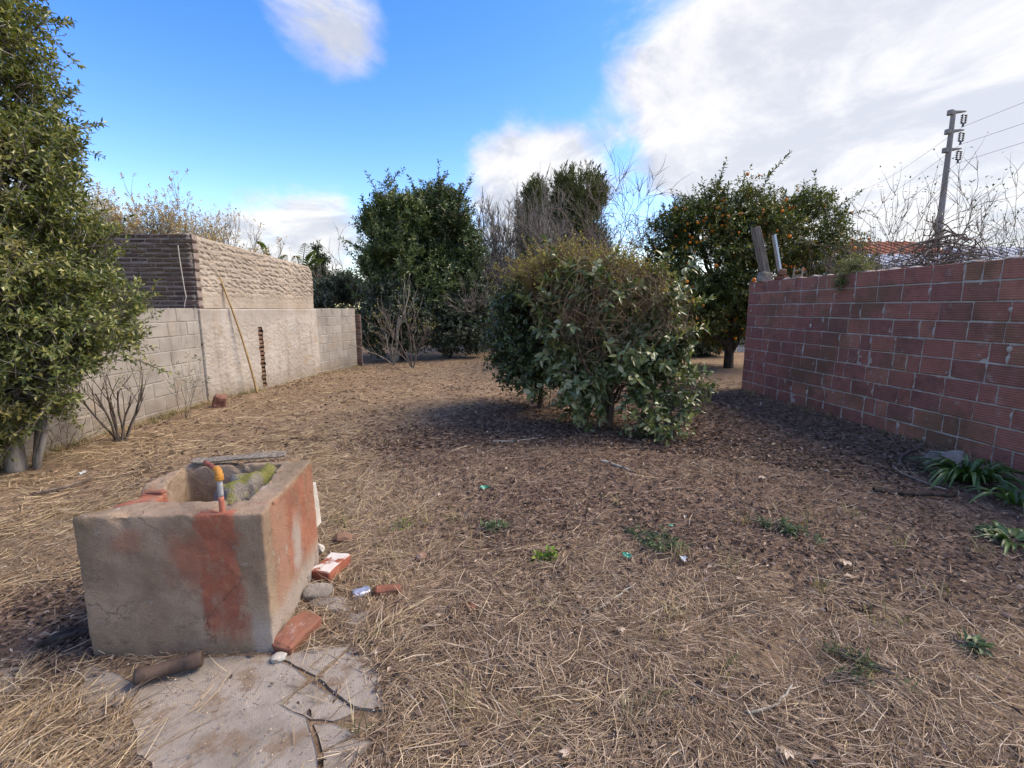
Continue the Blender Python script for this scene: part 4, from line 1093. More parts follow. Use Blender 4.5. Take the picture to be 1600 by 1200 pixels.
# vine
rng = np.random.default_rng(16); vb = np.array([.95, 6.5, 0])
lob = [[.62, 6.6, 2.0, .5, .5, .26], [1.2, 6.1, 1.9, .6, .55, .26], [1.6, 5.9, 1.68, .42, .45, .32], [1.92, 5.8, 1.32, .34, .35, .3], [.35, 6.75, 1.92, .4, .45, .3], [1.0, 5.75, 1.65, .5, .25, .35], [.9, 6.3, 2.12, .42, .4, .2]]
P, D = lobe_points(lob, 3000, rng, .5, 1.1, 2.6, .47, 4)
lv, st = sprigs(P, nz(D + rng.normal(0, .6, D.shape)), rng, 6, .15, .042, .019, 'd', stemr=.003)
wood = []
P2, D2 = lobe_points([[1.2, 6.0, 1.72, .85, .6, .46], [1.5, 5.65, 1.5, .6, .3, .5], [.95, 5.5, 1.4, .45, .22, .5], [1.35, 5.4, 1.5, .5, .2, .4], [.6, 5.9, 1.5, .4, .35, .4]] + lob, 1000, rng, .35, .3, 3, .2, 5)
for p_, d_ in zip(P2, D2):
    a = nz(np.cross(d_, rng.normal(size=3))); L_ = rng.uniform(.25, .7); tt = np.linspace(-.5, .5, 7)[:, None]
    q = p_ + a * tt * L_ - d_ * (tt ** 2) * L_ * .8 + rng.normal(0, .012, (7, 3)); q[:, 2] -= rng.uniform(0, .3) * (tt[:, 0] + .5)
    wood.append((q, np.full(7, rng.uniform(.0014, .0034))))
for q in [(.55, 6.5), (1.1, 6.1), (1.6, 5.8)]:
    tt = np.linspace(0, 1, 7)[:, None]; wood.append((np.array([q[0], q[1], 0]) + tt * np.array([.1, .1, 2.0]) + rng.normal(0, .04, (7, 3)), np.full(7, .007)))
V, F = join([tube_groups(wood, 4), st])
plant('dry_vine', vb, 'yellowing dry vine tangled over the top of the middle bushes', 'vine', lv, 'leaf_vine', (V, F), 'bark_vine', leafname='foliage', woodname='stems')

# dark evergreens at the back left
b = np.array([-3.3, 14.2, 0])
lob = [A3(605, 350, 14.2, .6, .7, .8), A3(600, 385, 14.2, .85, .8, .9), A3(635, 368, 14.4, .8, .8, 1.1), A3(645, 430, 14.2, 1.1, .9, 1.0), A3(590, 440, 14.0, .6, .7, .8), A3(600, 308, 14.2, .22, .3, .55), A3(580, 355, 14.1, .35, .4, .5), A3(632, 325, 14.3, .35, .4, .5)]
evergreen('laurel_tree', b, lob, 7200, 'bushy bright-green laurel tree with a pointed top, beside the block wall', 'leaf_laurel', 21, k=9, stem=.26, L=.11, Wd=.042, r0=.09, sub=6, gapf=1.4, gap=.43, rough=.7, dirup=.8, stems=False, shell=.5, shoots=130, slen=.7, stemr=.008)
b = np.array([-2.1, 14.9, 0])
lob = [A3(682, 335, 14.9, .75, .8, .85), A3(695, 370, 14.9, 1.0, .9, 1.0), A3(690, 440, 14.9, 1.2, 1.0, 1.1), A3(678, 312, 14.9, .4, .4, .5), A3(720, 400, 15, .6, .7, .8)]
evergreen('evergreen_tree', b, lob, 6500, 'dark rounded evergreen tree to the right of the bright laurel', 'leaf_dark', 22, k=9, stem=.25, L=.11, Wd=.045, r0=.09, sub=6, gapf=1.3, gap=.42, rough=.65, dirup=.55, stems=False, shell=.5, shoots=110, slen=.6, stemr=.008)
lob = [A3(590, 510, 13.4, .7, .6, .75), A3(640, 500, 13.6, .8, .7, .9), A3(610, 470, 13.7, .7, .7, .7)]
evergreen('ivy_mound', (-3.2, 13.6, 0), lob, 3000, 'dark ivy-clad shrub at the foot of the laurel beside the brick pier', 'leaf_shade', 23, 'shrub', 8, .2, .085, .055, r0=.04, gapf=1.6, gap=.34, stems=False, shell=.5, wmat='bark_dark')
lob = [A3(700, 505, 14.3, .9, .7, .95), A3(735, 480, 14.8, .8, .7, 1.0), A3(680, 455, 14.5, .7, .7, .7), A3(745, 525, 14.6, .5, .5, .5)]
evergreen('ivy_mound', (-1.9, 14.3, 0), lob, 3600, 'dark shrub under the rounded evergreen, left of the middle bushes', 'leaf_shade', 24, 'shrub', 8, .2, .085, .055, r0=.04, gapf=1.6, gap=.34, stems=False, shell=.5, wmat='bark_dark')

def bare(name, base, label, mat, seed, H, r, lv=4, stems=1, spread=.6, upb=.2, kids=(3, 4), shr=.66, d0=(0, 0, 1), fan=.3, wig=.14, cat='tree', leaf=None, k=3, L=.05, Wd=.025, rs=.58, sides=4):
    rng = np.random.default_rng(seed); wood = []; tips = []
    base = np.array(base, float)
    for s in range(stems):
        a = s * 2 * PI / max(stems, 1) + rng.uniform(-.4, .4)
        d = np.array(d0, float) + (np.array([math.cos(a), math.sin(a), 0]) * fan if stems > 1 else 0)
        grow(wood, base + np.array([0, 0, -.05]), d, H * rng.uniform(.85, 1.1), r, lv, rng, spread, upb, kids, shr, rs, wig, 5, tips, .00055 * base[1])
    lvs = None
    if leaf:
        lvs, _ = sprigs(np.array([q[0] for q in tips]), np.array([q[1] for q in tips]), rng, k, .1, L, Wd, 'd', stems=False)
    return plant(name, base, label, cat, lvs, leaf, tube_groups(wood, sides), mat, leafname='leaves' if cat == 'shrub' else 'crown', woodname='stems' if stems > 1 else 'trunk')
# pale pruned tree in front of the laurel
bare('pruned_tree', at(615, 545, 13.2) * [1, 1, 0], 'pale bare pruned branches standing in front of the bright laurel', 'bark_pale', 31, 1.55, .055, 2, 4, .55, .25, (2, 3), .7, fan=.45, wig=.07, cat='tree')
bare('bare_shrub', gnd(645, 575), 'slender bare shrub standing on the soil in front of the dark ivy shrubs', 'bark_twig', 32, .95, .018, 3, 5, .5, .2, (2, 3), .66, fan=.35, leaf='leaf_vine', k=2, L=.05, cat='shrub')
bare('bare_shrub', gnd(618, 572), 'leaning bare shrub between the brick pier and the slender bare shrub', 'bark_grey', 33, 1.1, .016, 3, 3, .45, .1, (2, 3), .66, d0=(-.45, .1, .8), fan=.2, cat='shrub')
# grey bare trees at the back
bare('bare_tree', at(770, 560, 17.5) * [1, 1, 0], 'pale grey bare tree standing between the rounded evergreen and the cypresses', 'bark_grey', 41, 2.3, .07, 5, 5, .55, .25, (3, 4), .70, fan=.25, rs=.6, sides=3)
bare('bare_tree', at(735, 545, 15.6) * [1, 1, 0], 'low spreading grey bare tree left of the middle bushes', 'bark_grey', 42, 1.8, .07, 5, 4, .7, .14, (3, 4), .7, fan=.6, rs=.6, sides=3)
bare('bare_tree', at(830, 545, 16.5) * [1, 1, 0], 'slim brown bare tree standing in front of the cypresses', 'bark_grey', 43, 2.45, .06, 5, 3, .4, .35, (3, 4), .7, fan=.2, rs=.6, sides=3)
bare('bare_tree', at(975, 545, 13.5) * [1, 1, 0], 'dark bare tree with crooked branches left of the orange tree', 'bark_twig', 44, 2.2, .13, 5, 5, .75, .08, (3, 4), .72, wig=.2, fan=.6, rs=.58, sides=3, d0=(.1, 0, 1))
bare('bare_tree', at(905, 545, 14.6) * [1, 1, 0], 'thin leaning bare tree crossing in front of the wide cypress', 'bark_grey', 45, 2.9, .05, 4, 1, .45, .2, (3, 4), .6, d0=(-.25, 0, 1), rs=.55)
# cypresses
def cypress(px, ytop, Yd, wpx, label, seed, n):
    p = at(px, ytop, Yd); wv_ = wpx / FPX * Yd; H = p[2]; rng = np.random.default_rng(seed)
    lob = []
    for k in range(7):
        f = (k + .5) / 7; lob.append([p[0] + rng.uniform(-.25, .25) * wv_ * .5, Yd + rng.uniform(-.2, .2), H * (.16 + .76 * f), wv_ * .5 * (1.0 - .45 * f ** 2) * rng.uniform(.8, 1.05), wv_ * .5, H * .14])
    for k in range(6): lob.append([p[0] + rng.uniform(-.4, .4) * wv_, Yd, H * rng.uniform(.75, .93), wv_ * .12, wv_ * .14, H * .09])
    evergreen('cypress', (p[0], Yd, 0), lob, n, label, 'leaf_cypress', seed, k=8, stem=.35, L=.17, Wd=.035, r0=.12, sub=3, gapf=1.0, gap=.33, rough=.35, dirup=1.6, stems=False, shell=.45, ang=(15, 40))
cypress(832, 278, 20, 52, 'narrow dull green cypress behind the slim brown bare tree', 51, 3600)
cypress(905, 264, 20.5, 110, 'wide dull green cypress behind the middle bushes', 52, 6500)
# orange tree with fruit
b = gnd(1138, 575)
lob = [A3(1105, 415, 11.8, 1.45, 1.2, 1.35), A3(1150, 330, 12, .9, .9, .75), A3(1075, 350, 11.9, .75, .8, .6), A3(1175, 370, 11.7, 1.0, 1.0, .9), A3(1245, 342, 12.2, 1.05, .9, .62), A3(1270, 400, 12, 1.15, 1.0, .75), A3(1055, 440, 11.7, .8, .9, .8),
       A3(1150, 460, 11.7, .9, .9, .7), A3(1125, 305, 12, .35, .4, .3), A3(1270, 318, 12.2, .5, .5, .3), A3(1040, 370, 11.9, .5, .6, .45), A3(1080, 490, 11.6, .75, .8, .55), A3(1190, 480, 11.7, .8, .8, .55), A3(1130, 510, 12.4, .8, .7, .45)]
ex = []
for dx, dz, r_ in ((-.55, 1.5, .07), (.45, 1.6, .075), (.1, 1.8, .06)):
    tt = np.linspace(0, 1, 8)[:, None]; ex.append((b + np.array([0, 0, .3]) + tt * np.array([dx, .1, dz]) + .05 * np.sin(tt * 4) * np.array([1, .3, 0]), r_ * (1 - .5 * tt[:, 0])))
ot = evergreen('orange_tree', b, lob, 10500, 'orange tree laden with small fruit behind the red brick wall', 'leaf_citrus', 61, k=8, stem=.2, L=.085, Wd=.036, r0=.10, sub=6, gapf=1.5, gap=.42, rough=.7, dirup=.3, stems=False, shell=.5, wmat='bark_dark', extra=ex, shoots=160, slen=.5, stemr=.006)
bm = bmesh.new(); bmesh.ops.create_icosphere(bm, subdivisions=2, radius=.037); fruit = bm_mesh(bm, 'orange', True)
rng = np.random.default_rng(62)
P, D = lobe_points(lob, 2600, rng, .22, .7, 1.5, .42, 61)
clus = fbm(P * .9 + 3, 2); vis = (D[:, 1] < .25) & (clus > .49)
P = P[vis][:290]
for p in P:
    p = p + np.array([0, -.045, 0]); o = link('orange', fruit, 'orange_skin', ot, p - b); s = rng.uniform(.6, 1.15); o.scale = (s, s, s)

# things beyond the shed
rng = np.random.default_rng(70)
for i, (px, py, Yd, H, lab) in enumerate([(265, 480, 12.5, 1.85, 'orange-brown autumn tree rising behind the dark brick end of the shed'), (200, 480, 12.0, 1.8, 'thin autumn tree behind the shed, next to the privet'), (335, 480, 13.2, 1.75, 'sparse autumn tree behind the top of the plastered shed')]):
    b = at(px, py, Yd) * [1, 1, 0]
    bare('autumn_tree', b, lab, 'bark_pale', 71 + i, H, .06, 4, 7, .45, .35, (3, 5), .68, fan=.35, leaf='leaf_autumn', k=5 if i < 2 else 3, L=.065, Wd=.036, sides=3, rs=.6)
def banana(base, label, fronds, seed):
    r = thing('banana_plant', tuple(base), label, 'plant', 'banana plants beyond the shed'); rng = np.random.default_rng(seed); base = np.array(base)
    top = max(f[0][2] for f in fronds) * .72
    link('stem', mesh_np('stem', *tubes(np.array([np.linspace(0, 1, 6)[:, None] * np.array([0, 0, top])]), np.array([np.linspace(.14, .08, 6)]), 10), True), 'leaf_banana', r)
    for tip, bow in fronds:
        tip = np.array(tip) - base; s = np.array([0, 0, top - .1]); n = 16; tt = np.linspace(0, 1, n)[:, None]
        mid = (s + tip) / 2 + np.array([0, 0, bow]); c = (1 - tt) ** 2 * s + 2 * tt * (1 - tt) * mid + tt ** 2 * tip
        d = nz(np.gradient(c, axis=0)); sd_ = nz(np.cross(d, np.array([.0, .35, 1.]))); wd = .22 * np.sin(np.clip(tt[:, 0] * 1.1, 0, 1) * PI * .93) ** .7 + .01
        P_, D_, L_, W_ = [], [], [], []
        for i in range(1, n - 1):
            for sg in (1, -1):
                P_.append(c[i]); D_.append(nz(sd_[i] * sg + d[i] * .35 + np.array([0, 0, -.15])) ); L_.append(wd[i] * rng.uniform(.85, 1.05)); W_.append(.15)
        V, F = leaves(np.array(P_), np.array(D_), np.tile([0, 0, 1.], (len(P_), 1)), np.array(L_), np.array(W_), 'h', .05, .1)
        T_ = tubes(c[None], np.linspace(.022, .006, n)[None], 5)
        k = len(V)
        link('leaf', mesh_np('leaf', np.concatenate([V, T_[0]]), [F, T_[1] + k]), 'leaf_banana', r)
banana(at(475, 482, 16) * [1, 1, 0], 'banana plant with upright torn leaves above the shed corner', [(at(478, 380, 16), .3), (at(492, 392, 16.2), .2), (at(462, 400, 15.8), .3), (at(505, 405, 16), .3), (at(450, 415, 16), .25)], 1)
banana(at(432, 482, 16.5) * [1, 1, 0], 'banana plant with one long leaf bending over the plastered wall top', [(at(402, 380, 16.5), .75), (at(440, 412, 16.6), .2), (at(425, 408, 16.4), .2), (at(448, 398, 16.3), .2)], 2)
p = at(497, 378, 21)
lob = []
for k in range(6): lob.append([p[0] + (k % 2 - .5) * .15, 21, p[2] - .3 - k * .42, .12 + .12 * k, .2 + .1 * k, .14])
evergreen('spiky_conifer', (p[0], 21, 0), lob, 700, 'thin spiky conifer tip rising beside the banana leaves', 'leaf_far', 75, k=8, stem=.3, L=.16, Wd=.05, r0=.08, sub=4, dirup=.3, stems=False, rough=.2, gap=.2)
lob = [A3(510, 455, 15, .5, .5, .4), A3(540, 450, 15.5, .7, .6, .5), A3(500, 470, 14.5, .4, .5, .35)]
evergreen('neighbour_shrub', (at(525, 480, 15)[0], 15, 0), lob, 1400, 'dark shrub showing over the far block wall', 'leaf_shade', 76, 'shrub', 8, .2, .09, .05, r0=.05, stems=False, shell=.6, gapf=1.5)
bare('bare_tree', at(545, 480, 14.3) * [1, 1, 0], 'pale bare branches showing over the far block wall', 'bark_pale', 77, 1.3, .05, 3, 4, .6, .2, (2, 3), .66, fan=.55)
bare('bare_tree', at(530, 480, 17) * [1, 1, 0], 'thin grey bare tree behind the far block wall', 'bark_grey', 78, 1.9, .05, 4, 2, .6, .2, (2, 4), .68, fan=.4, sides=3)

# hedge that closes the back of the yard, far trees
lobs = []
rng = np.random.default_rng(80)
for i, (px, ytop, Yd, wpx, lab) in enumerate([(800, 405, 18.5, 90, 'dark hedge bush behind the slim brown bare tree'), (880, 420, 18, 90, 'dark hedge bush behind the middle of the dry vine'), (960, 412, 18.2, 90, 'dark hedge bush under the wide cypress, right side'), (1035, 420, 17.5, 90, 'dark hedge bush behind the crooked bare tree'), (1110, 440, 15.2, 80, 'dark hedge bush in the shade behind the orange tree trunk')]):
    p = at(px, ytop, Yd); wv_ = wpx / FPX * Yd * .62
    lob = [[p[0] + rng.uniform(-.3, .3), Yd, p[2] - .7, wv_, .8, .75], [p[0], Yd, p[2] * .5, wv_ * 1.1, .9, p[2] * .4], [p[0] + rng.uniform(-.6, .6), Yd, p[2] * .25, wv_, .8, p[2] * .25]]
    evergreen('hedge_bush', (p[0], Yd, 0), lob, 1900, lab, 'leaf_shade', 81 + i, 'shrub', 8, .28, .14, .07, r0=.06, sub=4, stems=False, shell=.6, gapf=1.2, wmat='bark_dark')
lob = []
for k in range(60):
    a = R(-75 + 150 * k / 59); d = 60 + 12 * math.sin(k * 1.7); lob.append([d * math.sin(a), d * math.cos(a) * .9, 1.6 + .5 * math.sin(k * 2.3), 3.6, 2.5, 2.0 + .5 * math.sin(k * .9)])
P, D = lobe_points(lob, 4000, rng, .4, .3, .5, .2, 8)
lv, _ = sprigs(P, nz(D + rng.normal(0, .5, D.shape)), rng, 6, .8, .6, .3, 'd', stems=False)
tag(link('far_treeline', mesh_np('far', *lv), 'leaf_far'), 'distant line of trees along the horizon', 'treeline', kind='stuff')

# pale board fence at the back, behind the orange tree
p0, p1 = at(1060, 545, 16.5), at(1200, 545, 16.5)
fn = thing('board_fence', (p0[0], 16.5, 0), 'pale upright board fence at the back, under the orange tree', 'fence')
Lf = p1[0] - p0[0]; bv = [bm_mesh(chamfer_box(.17, .025, 1.35, .006, .004, k), 'board') for k in range(3)]
for k in range(int(Lf / .185)):
    o = link('board', bv[k % 3], 'fence_pale', fn, (k * .185 + .09, 0, .66 + .03 * math.sin(k * 5))); o.rotation_euler = (0, rng.uniform(-.02, .02), 0)
for zz in (.35, 1.05): link('rail', bm_mesh(chamfer_box(Lf, .04, .07, .006), 'rail'), 'fence_pale', fn, (Lf / 2, .035, zz))

# ------------------------------------------------------------------ on and behind the red wall
RT = 1.97
def on_wall(px, py, k=0.0):
    """point on the top of the red wall nearest the line of sight"""
    d = ray(px, py); t_ = (RT - CAM_H) / d[2]
    return np.array([d[0] * t_, d[1] * t_, RT])
def wall_at(s, z=RT): q = RW1 + (RW0 - RW1) / np.linalg.norm(RW0 - RW1) * s; return np.array([q[0], q[1], z])
def slim(name, a, b, w_, th, mat, label, cat, seed, bev=.006, amp=.004, rz=0.0):
    a, b = np.array(a), np.array(b); L_ = np.linalg.norm(b - a)
    o = tag(link(name, rough_block(w_, th, L_, seed, amp, 5, bev, 10), mat, None, (a + b) / 2), label, cat)
    o.rotation_mode = 'QUATERNION'; o.rotation_quaternion = Vector(b - a).to_track_quat('Z', 'Y') @ Vector((0, 0, 1)).rotation_difference(Vector((0, 0, 1))); o.rotation_mode = 'QUATERNION'
    return o
base = wall_at(.22)
# old timber: leaning on the wall end
y_ = 8.45
o = slim('timber_post', at(1199, 428, y_) + np.array([0, 0, -.12]), at(1180, 355, y_), .165, .10, 'wood_grey', 'grey weathered timber post leaning on top of the red wall', 'post', 3)
o = slim('metal_profile', at(1219, 418, y_ - .2) + np.array([0, 0, -.06]), at(1209, 367, y_ - .2), .085, .035, 'zinc', 'narrow ribbed zinc strip standing on the red wall beside the timber post', 'strip', 4, .003, .001)
# ribs
rr = random.Random(8)
o = tag(link('brick', rough_block(.20, .15, .17, 41, .012, 4, .012), 'stone', None, at(1195, 432, y_ - .03) + np.array([0, 0, -.02])), 'grey mortared brick stump at the foot of the timber post', 'brick'); o.rotation_euler = (0, .15, .1)
o = tag(link('brick', rough_block(.11, .12, .10, 43, .012, 4, .012), 'pier_brick', None, at(1222, 423, y_ - .2) + np.array([0, 0, -.02])), 'small brown brick at the foot of the zinc strip', 'brick')
q = wall_at(.75); o = tag(link('brick', rough_block(.09, .26, .06, 42, .008, 4, .008), 'loose_brick', None, q + np.array([0, 0, .03])), 'flat red brick lying on the wall top behind the zinc strip', 'brick'); o.rotation_euler = (0, 0, .1)
o = tag(link('orange', fruit, 'orange_skin', None, wall_at(.08, 2.005) + np.array([-.05, 0, 0])), 'single orange sitting on the end of the red wall', 'orange'); o.scale = (1.05,) * 3
# small pale wooden frame lying on the wall
fr = thing('wooden_frame', tuple(wall_at(1.15)), 'little pale wooden frame lying on top of the red wall', 'frame')
for k, (dx, dz, L_, rot) in enumerate([(-.11, .08, .17, 0), (.11, .09, .19, 0), (0, .12, .22, 1), (0, .045, .22, 1)]):
    o = link('slat', bm_mesh(chamfer_box(.022, .02, L_, .003, .002, k), 'slat'), 'wood_tan', fr, (.0, dx, dz)); o.rotation_euler = (PI / 2 if rot else 0.05, 0, 0)
# small leafy weed hanging over the wall
q = wall_at(2.3); lob = [[q[0] - .04, q[1], 2.05, .14, .28, .13], [q[0] - .13, q[1] + .1, 1.86, .06, .16, .14]]
evergreen('wall_weed', tuple(q), lob, 240, 'straggly olive weed growing over the top of the red wall', 'leaf_privet', 91, 'weed', 6, .09, .035, .012, r0=.006, sub=8, shell=.8, gap=.2, trunk=False, wmat='bark_twig', stemr=.0015)
# brush pile and bare shrubs in the neighbour's garden
rng = np.random.default_rng(92); bp = at(1475, 400, 7.6); wood = []
for k in range(900):
    a = rng.uniform(0, 2 * PI); rr_ = rng.random() ** .6; hgt = 2.62 * (1 - rr_ ** 1.7) + .1
    c = np.array([bp[0] + math.cos(a) * rr_ * 1.5, 7.6 + math.sin(a) * rr_ * 1.3, hgt * rng.uniform(.72, 1.0) + .05])
    d = nz(np.array([-math.sin(a) + rng.normal(0, .5), math.cos(a) + rng.normal(0, .5), rng.normal(0, .35)])); L_ = rng.uniform(.4, 1.3); tt = np.linspace(-.5, .5, 5)[:, None]
    q = c + d * tt * L_ + rng.normal(0, .02, (5, 3)); q[:, 2] -= (tt[:, 0] ** 2) * L_ * .5; q[:, 2] = np.maximum(q[:, 2], .02)
    wood.append((q, np.full(5, rng.uniform(.003, .011))))
o = thing('brush_pile', (bp[0], 7.6, 0), 'big heap of cut brushwood behind the red wall', 'brush pile')
V, F = tube_groups(wood, 4); lk = link('branches', mesh_np('branches', V - np.array([bp[0], 7.6, 0]), F, True), 'bark_twig', o); lk['kind'] = 'stuff'
for i, (px, Yd, H, r_, lab, d0, st_) in enumerate([(1410, 9.0, 2.05, .05, 'bare forked shrub left of the utility pole, behind the red wall', (-.05, 0, 1), 3), (1355, 9.6, 1.75, .035, 'low bare shrub between the orange tree and the forked shrub', (0, 0, 1), 3), (1490, 9.2, 1.9, .045, 'bare shrub spreading in front of the utility pole', (.25, 0, 1), 3), (1545, 8.6, 1.75, .04, 'bare shrub reaching out at the right edge behind the brush heap', (.35, 0, .9), 4)]):
    bare('bare_shrub', at(px, 480, Yd) * [1, 1, 0], lab, 'bark_twig', 101 + i, H, r_, 4, st_, .6, .15, (2, 4), .70, d0=d0, fan=.4, rs=.6, sides=3, cat='shrub', leaf='leaf_dark', k=1, L=.06, Wd=.03)

# houses beyond
def house(base, sx, sy, hw, hr, wmat, rmat, label, ang=0.0, ridge=False):
    h = thing('house', tuple(base), label, 'house', None, ang)
    link('wall', mesh_np('w', *box_np(-sx / 2, sx / 2, -sy / 2, sy / 2, 0, hw)), wmat, h)
    e = .3; n = 9
    V = np.array([[-sx / 2 - e, -sy / 2 - e, hw - .05], [sx / 2 + e, -sy / 2 - e, hw - .05], [sx / 2 + e, 0, hw + hr], [-sx / 2 - e, 0, hw + hr], [sx / 2 + e, sy / 2 + e, hw - .05], [-sx / 2 - e, sy / 2 + e, hw - .05]])
    V = np.concatenate([V, V + [0, 0, .12]])
    F4 = np.array([[0, 3, 2, 1], [3, 5, 4, 2], [6, 7, 8, 9], [9, 8, 10, 11], [0, 1, 7, 6], [4, 5, 11, 10], [1, 2, 8, 7], [2, 4, 10, 8], [3, 0, 6, 9], [5, 3, 9, 11]])
    rf = link('roof', mesh_np('r', V, F4), rmat, h)
    for k in range(int((sx + .6) / .45)):
        x_ = -sx / 2 - e + .2 + k * .45
        Vb = np.array([[x_, -sy / 2 - e, hw + .075], [x_, 0, hw + hr + .125]]); link('rib', mesh_np('rib', *tubes(Vb[None], np.array([[.045, .045]]), 5)), rmat, rf)
    for k in range(3):
        x_ = -sx / 2 + sx * (k + .5) / 3
        wd = link('window', mesh_np('wf', *box_np(x_ - .5, x_ + .5, -sy / 2 - .04, -sy / 2 + .02, 1.0, 2.0)), 'fence_pale', h); link('pane', mesh_np('p', *box_np(x_ - .42, x_ + .42, -sy / 2 - .05, -sy / 2 - .03, 1.08, 1.92)), 'glass_dark', wd)
p = at(1345, 400, 24); house((p[0] + .5, 25, 0), 5, 5, p[2] - .2, .9, 'roof_tile', 'roof_tile', 'far house with an orange tiled roof beside the orange tree')
p = at(1440, 398, 20); house((p[0] - .3, 21, 0), 5, 3.4, p[2] - .55, .55, 'house_white', 'roof_sheet', 'far white house with a grey sheet roof behind the brush heap')
p = at(1580, 395, 22); house((p[0] + 1.5, 23, 0), 6.5, 3.4, p[2] - .5, .75, 'house_white', 'roof_sheet', 'far white house at the right edge behind the bare shrubs')

# utility pole and wires
YP = 24.0
pt, pbm = at(1490, 174, YP), at(1468, 352, YP)
pbase = np.array([pbm[0] + (pbm[0] - pt[0]) * pbm[2] / (pt[2] - pbm[2]), YP, 0])
up_ = thing('utility_pole', tuple(pbase), 'grey concrete utility pole with three short arms above the brush heap', 'pole')
ax = (pt - pbase)
link('shaft', mesh_np('shaft', *tubes((np.linspace(0, 1, 8)[:, None] * ax)[None], np.linspace(.18, .095, 8)[None], 14), True), 'pole_concrete', up_)
wires = []
for k, (x0, y0, x1, y1, xi, yi) in enumerate([(1486, 176, 1509, 174, 1506, 186), (1482, 206, 1506, 203, 1502, 214), (1478, 235, 1502, 232, 1498, 243)]):
    a, e = at(x0 - 3, y0, YP) - pbase, at(x1, y1, YP) - pbase
    arm = link('crossarm', mesh_np('arm', *tubes(np.array([[a, a + (e - a) * .3, e]]), np.array([[.10, .09, .035]]), 8), True), 'pole_concrete', up_)
    V, F = tubes(np.array([[a + [.06, 0, -.10], a + [.06, 0, .10]]]), np.array([[.13, .13]]), 12); link('collar', mesh_np('collar', V, F, True), 'pole_concrete', up_)
    c = at(xi, yi, YP) - pbase
    prof = []
    for j in range(5): z_ = .16 - j * .08; prof += [(z_ + .022, .02), (z_ + .014, .055), (z_ - .014, .06), (z_ - .022, .02)]
    for dx in (-.09, .09):
        link('insulator', mesh_np('ins', *tubes(np.array([[c + [dx, 0, z_] for z_, r_ in prof]]), np.array([[r_ for z_, r_ in prof]]), 10), True), 'insulator', arm)
    for z_ in (.19, -.19): link('yoke', mesh_np('yk', *tubes(np.array([[c + [-.1, 0, z_], c + [.1, 0, z_]]]), np.array([[.025, .025]]), 6)), 'insulator', arm)
    link('clamp', mesh_np('cl', *tubes(np.array([[c + [0, 0, -.18], c + [0, 0, -.34]]]), np.array([[.04, .05]]), 6)), 'insulator', arm)
    wp_ = c + pbase + np.array([0, 0, -.34]); wires.append(wp_)
for wp_, (xl, yl, xr, yr), lab in zip(wires, [((1335, 290), (1600, 160)), ((1250, 330), (1600, 190)), ((1360, 330), (1600, 222))] and [(1310, 300, 1620, 152), (1300, 335, 1620, 186), (1300, 362, 1620, 216)], ('top', 'middle', 'lowest')):
    L_, R_ = at(xl, yl, 60), at(xr, yr, 19)
    pts = np.concatenate([np.linspace(0, 1, 12)[:, None] * (wp_ - L_) + L_, (np.linspace(0, 1, 10)[:, None] * (R_ - wp_) + wp_)[1:]])
    tl = np.linspace(0, 1, 12); pts[:12, 2] -= 1.0 * np.sin(tl * PI)
    V, F = curve_tube(pts - wp_, .008, 5)
    tag(link('power_line', mesh_np('wire', V, F), 'wire', None, wp_), lab + ' power line strung from the utility pole', 'power line', 'power lines on the pole')

# ------------------------------------------------------------------ things at the foot of the walls
# bamboo pole against the plaster
pa, pe = gnd(402, 614), None
u_ = (at(337, 418, 8.35))
k_ = np.array([-4.80 + .11, 8.2, 0]);
tt = np.linspace(0, 1, 14)[:, None]; topq = at(337, 418, 8.05); botq = gnd(402, 614, .0)
q = botq + (topq - botq) * tt + np.array([.05, 0, 0]) * np.sin(tt * PI); V, F = tubes(q[None] - botq, (np.linspace(.019, .012, 14) + .003 * (np.arange(14) % 4 == 0))[None], 8)
tag(link('bamboo_pole', mesh_np('bamboo', V, F, True), 'bamboo', None, botq), 'thin tan bamboo pole leaning on the plastered shed wall', 'pole')
# strappy plant with a stone
def strap_plant(base, n, Lr, label, seed, wd=.03, mat='leaf_strap', spread=1.0, dz=.6):
    rng = np.random.default_rng(seed); Vs = []
    K = 7
    for k in range(n):
        a = rng.uniform(0, 2 * PI); L_ = rng.uniform(*Lr); sp_ = rng.uniform(.25, 1.0) * spread; tt = np.linspace(0, 1, K)[:, None]
        o_ = np.array([math.cos(a), math.sin(a), 0]); c = o_ * (rng.random() * .10) + o_ * tt * L_ * sp_ + np.array([0, 0, 1]) * (tt * L_ * dz * 1.6 - tt ** 2 * L_ * (.55 + .75 * sp_) * dz * 1.3); c[:, 2] = np.maximum(c[:, 2], .012)
        s = np.array([-math.sin(a), math.cos(a), 0]) * rng.uniform(.7, 1.2) * wd * .5; s2 = np.array([0, 0, .3 * wd])
        w_ = np.clip(np.sin((tt * .88 + .12) * PI), .08, 1) ** .5
        Vs.append(np.stack([c + s * w_ + s2 * w_, c, c - s * w_ + s2 * w_], 1).reshape(-1, 3))
    V = np.concatenate(Vs); b_ = np.arange(n)[:, None, None] * 3 * K + (np.arange(K - 1) * 3)[None, :, None] + np.arange(2)[None, None]
    F = np.stack([b_, b_ + 1, b_ + 4, b_ + 3], -1).reshape(-1, 4)
    r = thing('strap_plant', tuple(base), label, 'plant')
    link('leaves', mesh_np('leaves', V, F, True), mat, r)
strap_plant(gnd(1512, 752), 130, (.28, .55), 'clump of green strap leaves at the foot of the red wall', 1)
strap_plant(gnd(1590, 790), 40, (.2, .42), 'smaller clump of strap leaves at the right edge by the red wall', 2)
strap_plant(gnd(1580, 845), 36, (.12, .26), 'dark low leafy clump at the right edge in front of the strap leaves', 3, .03, 'leaf_strap', 1.2, .4)
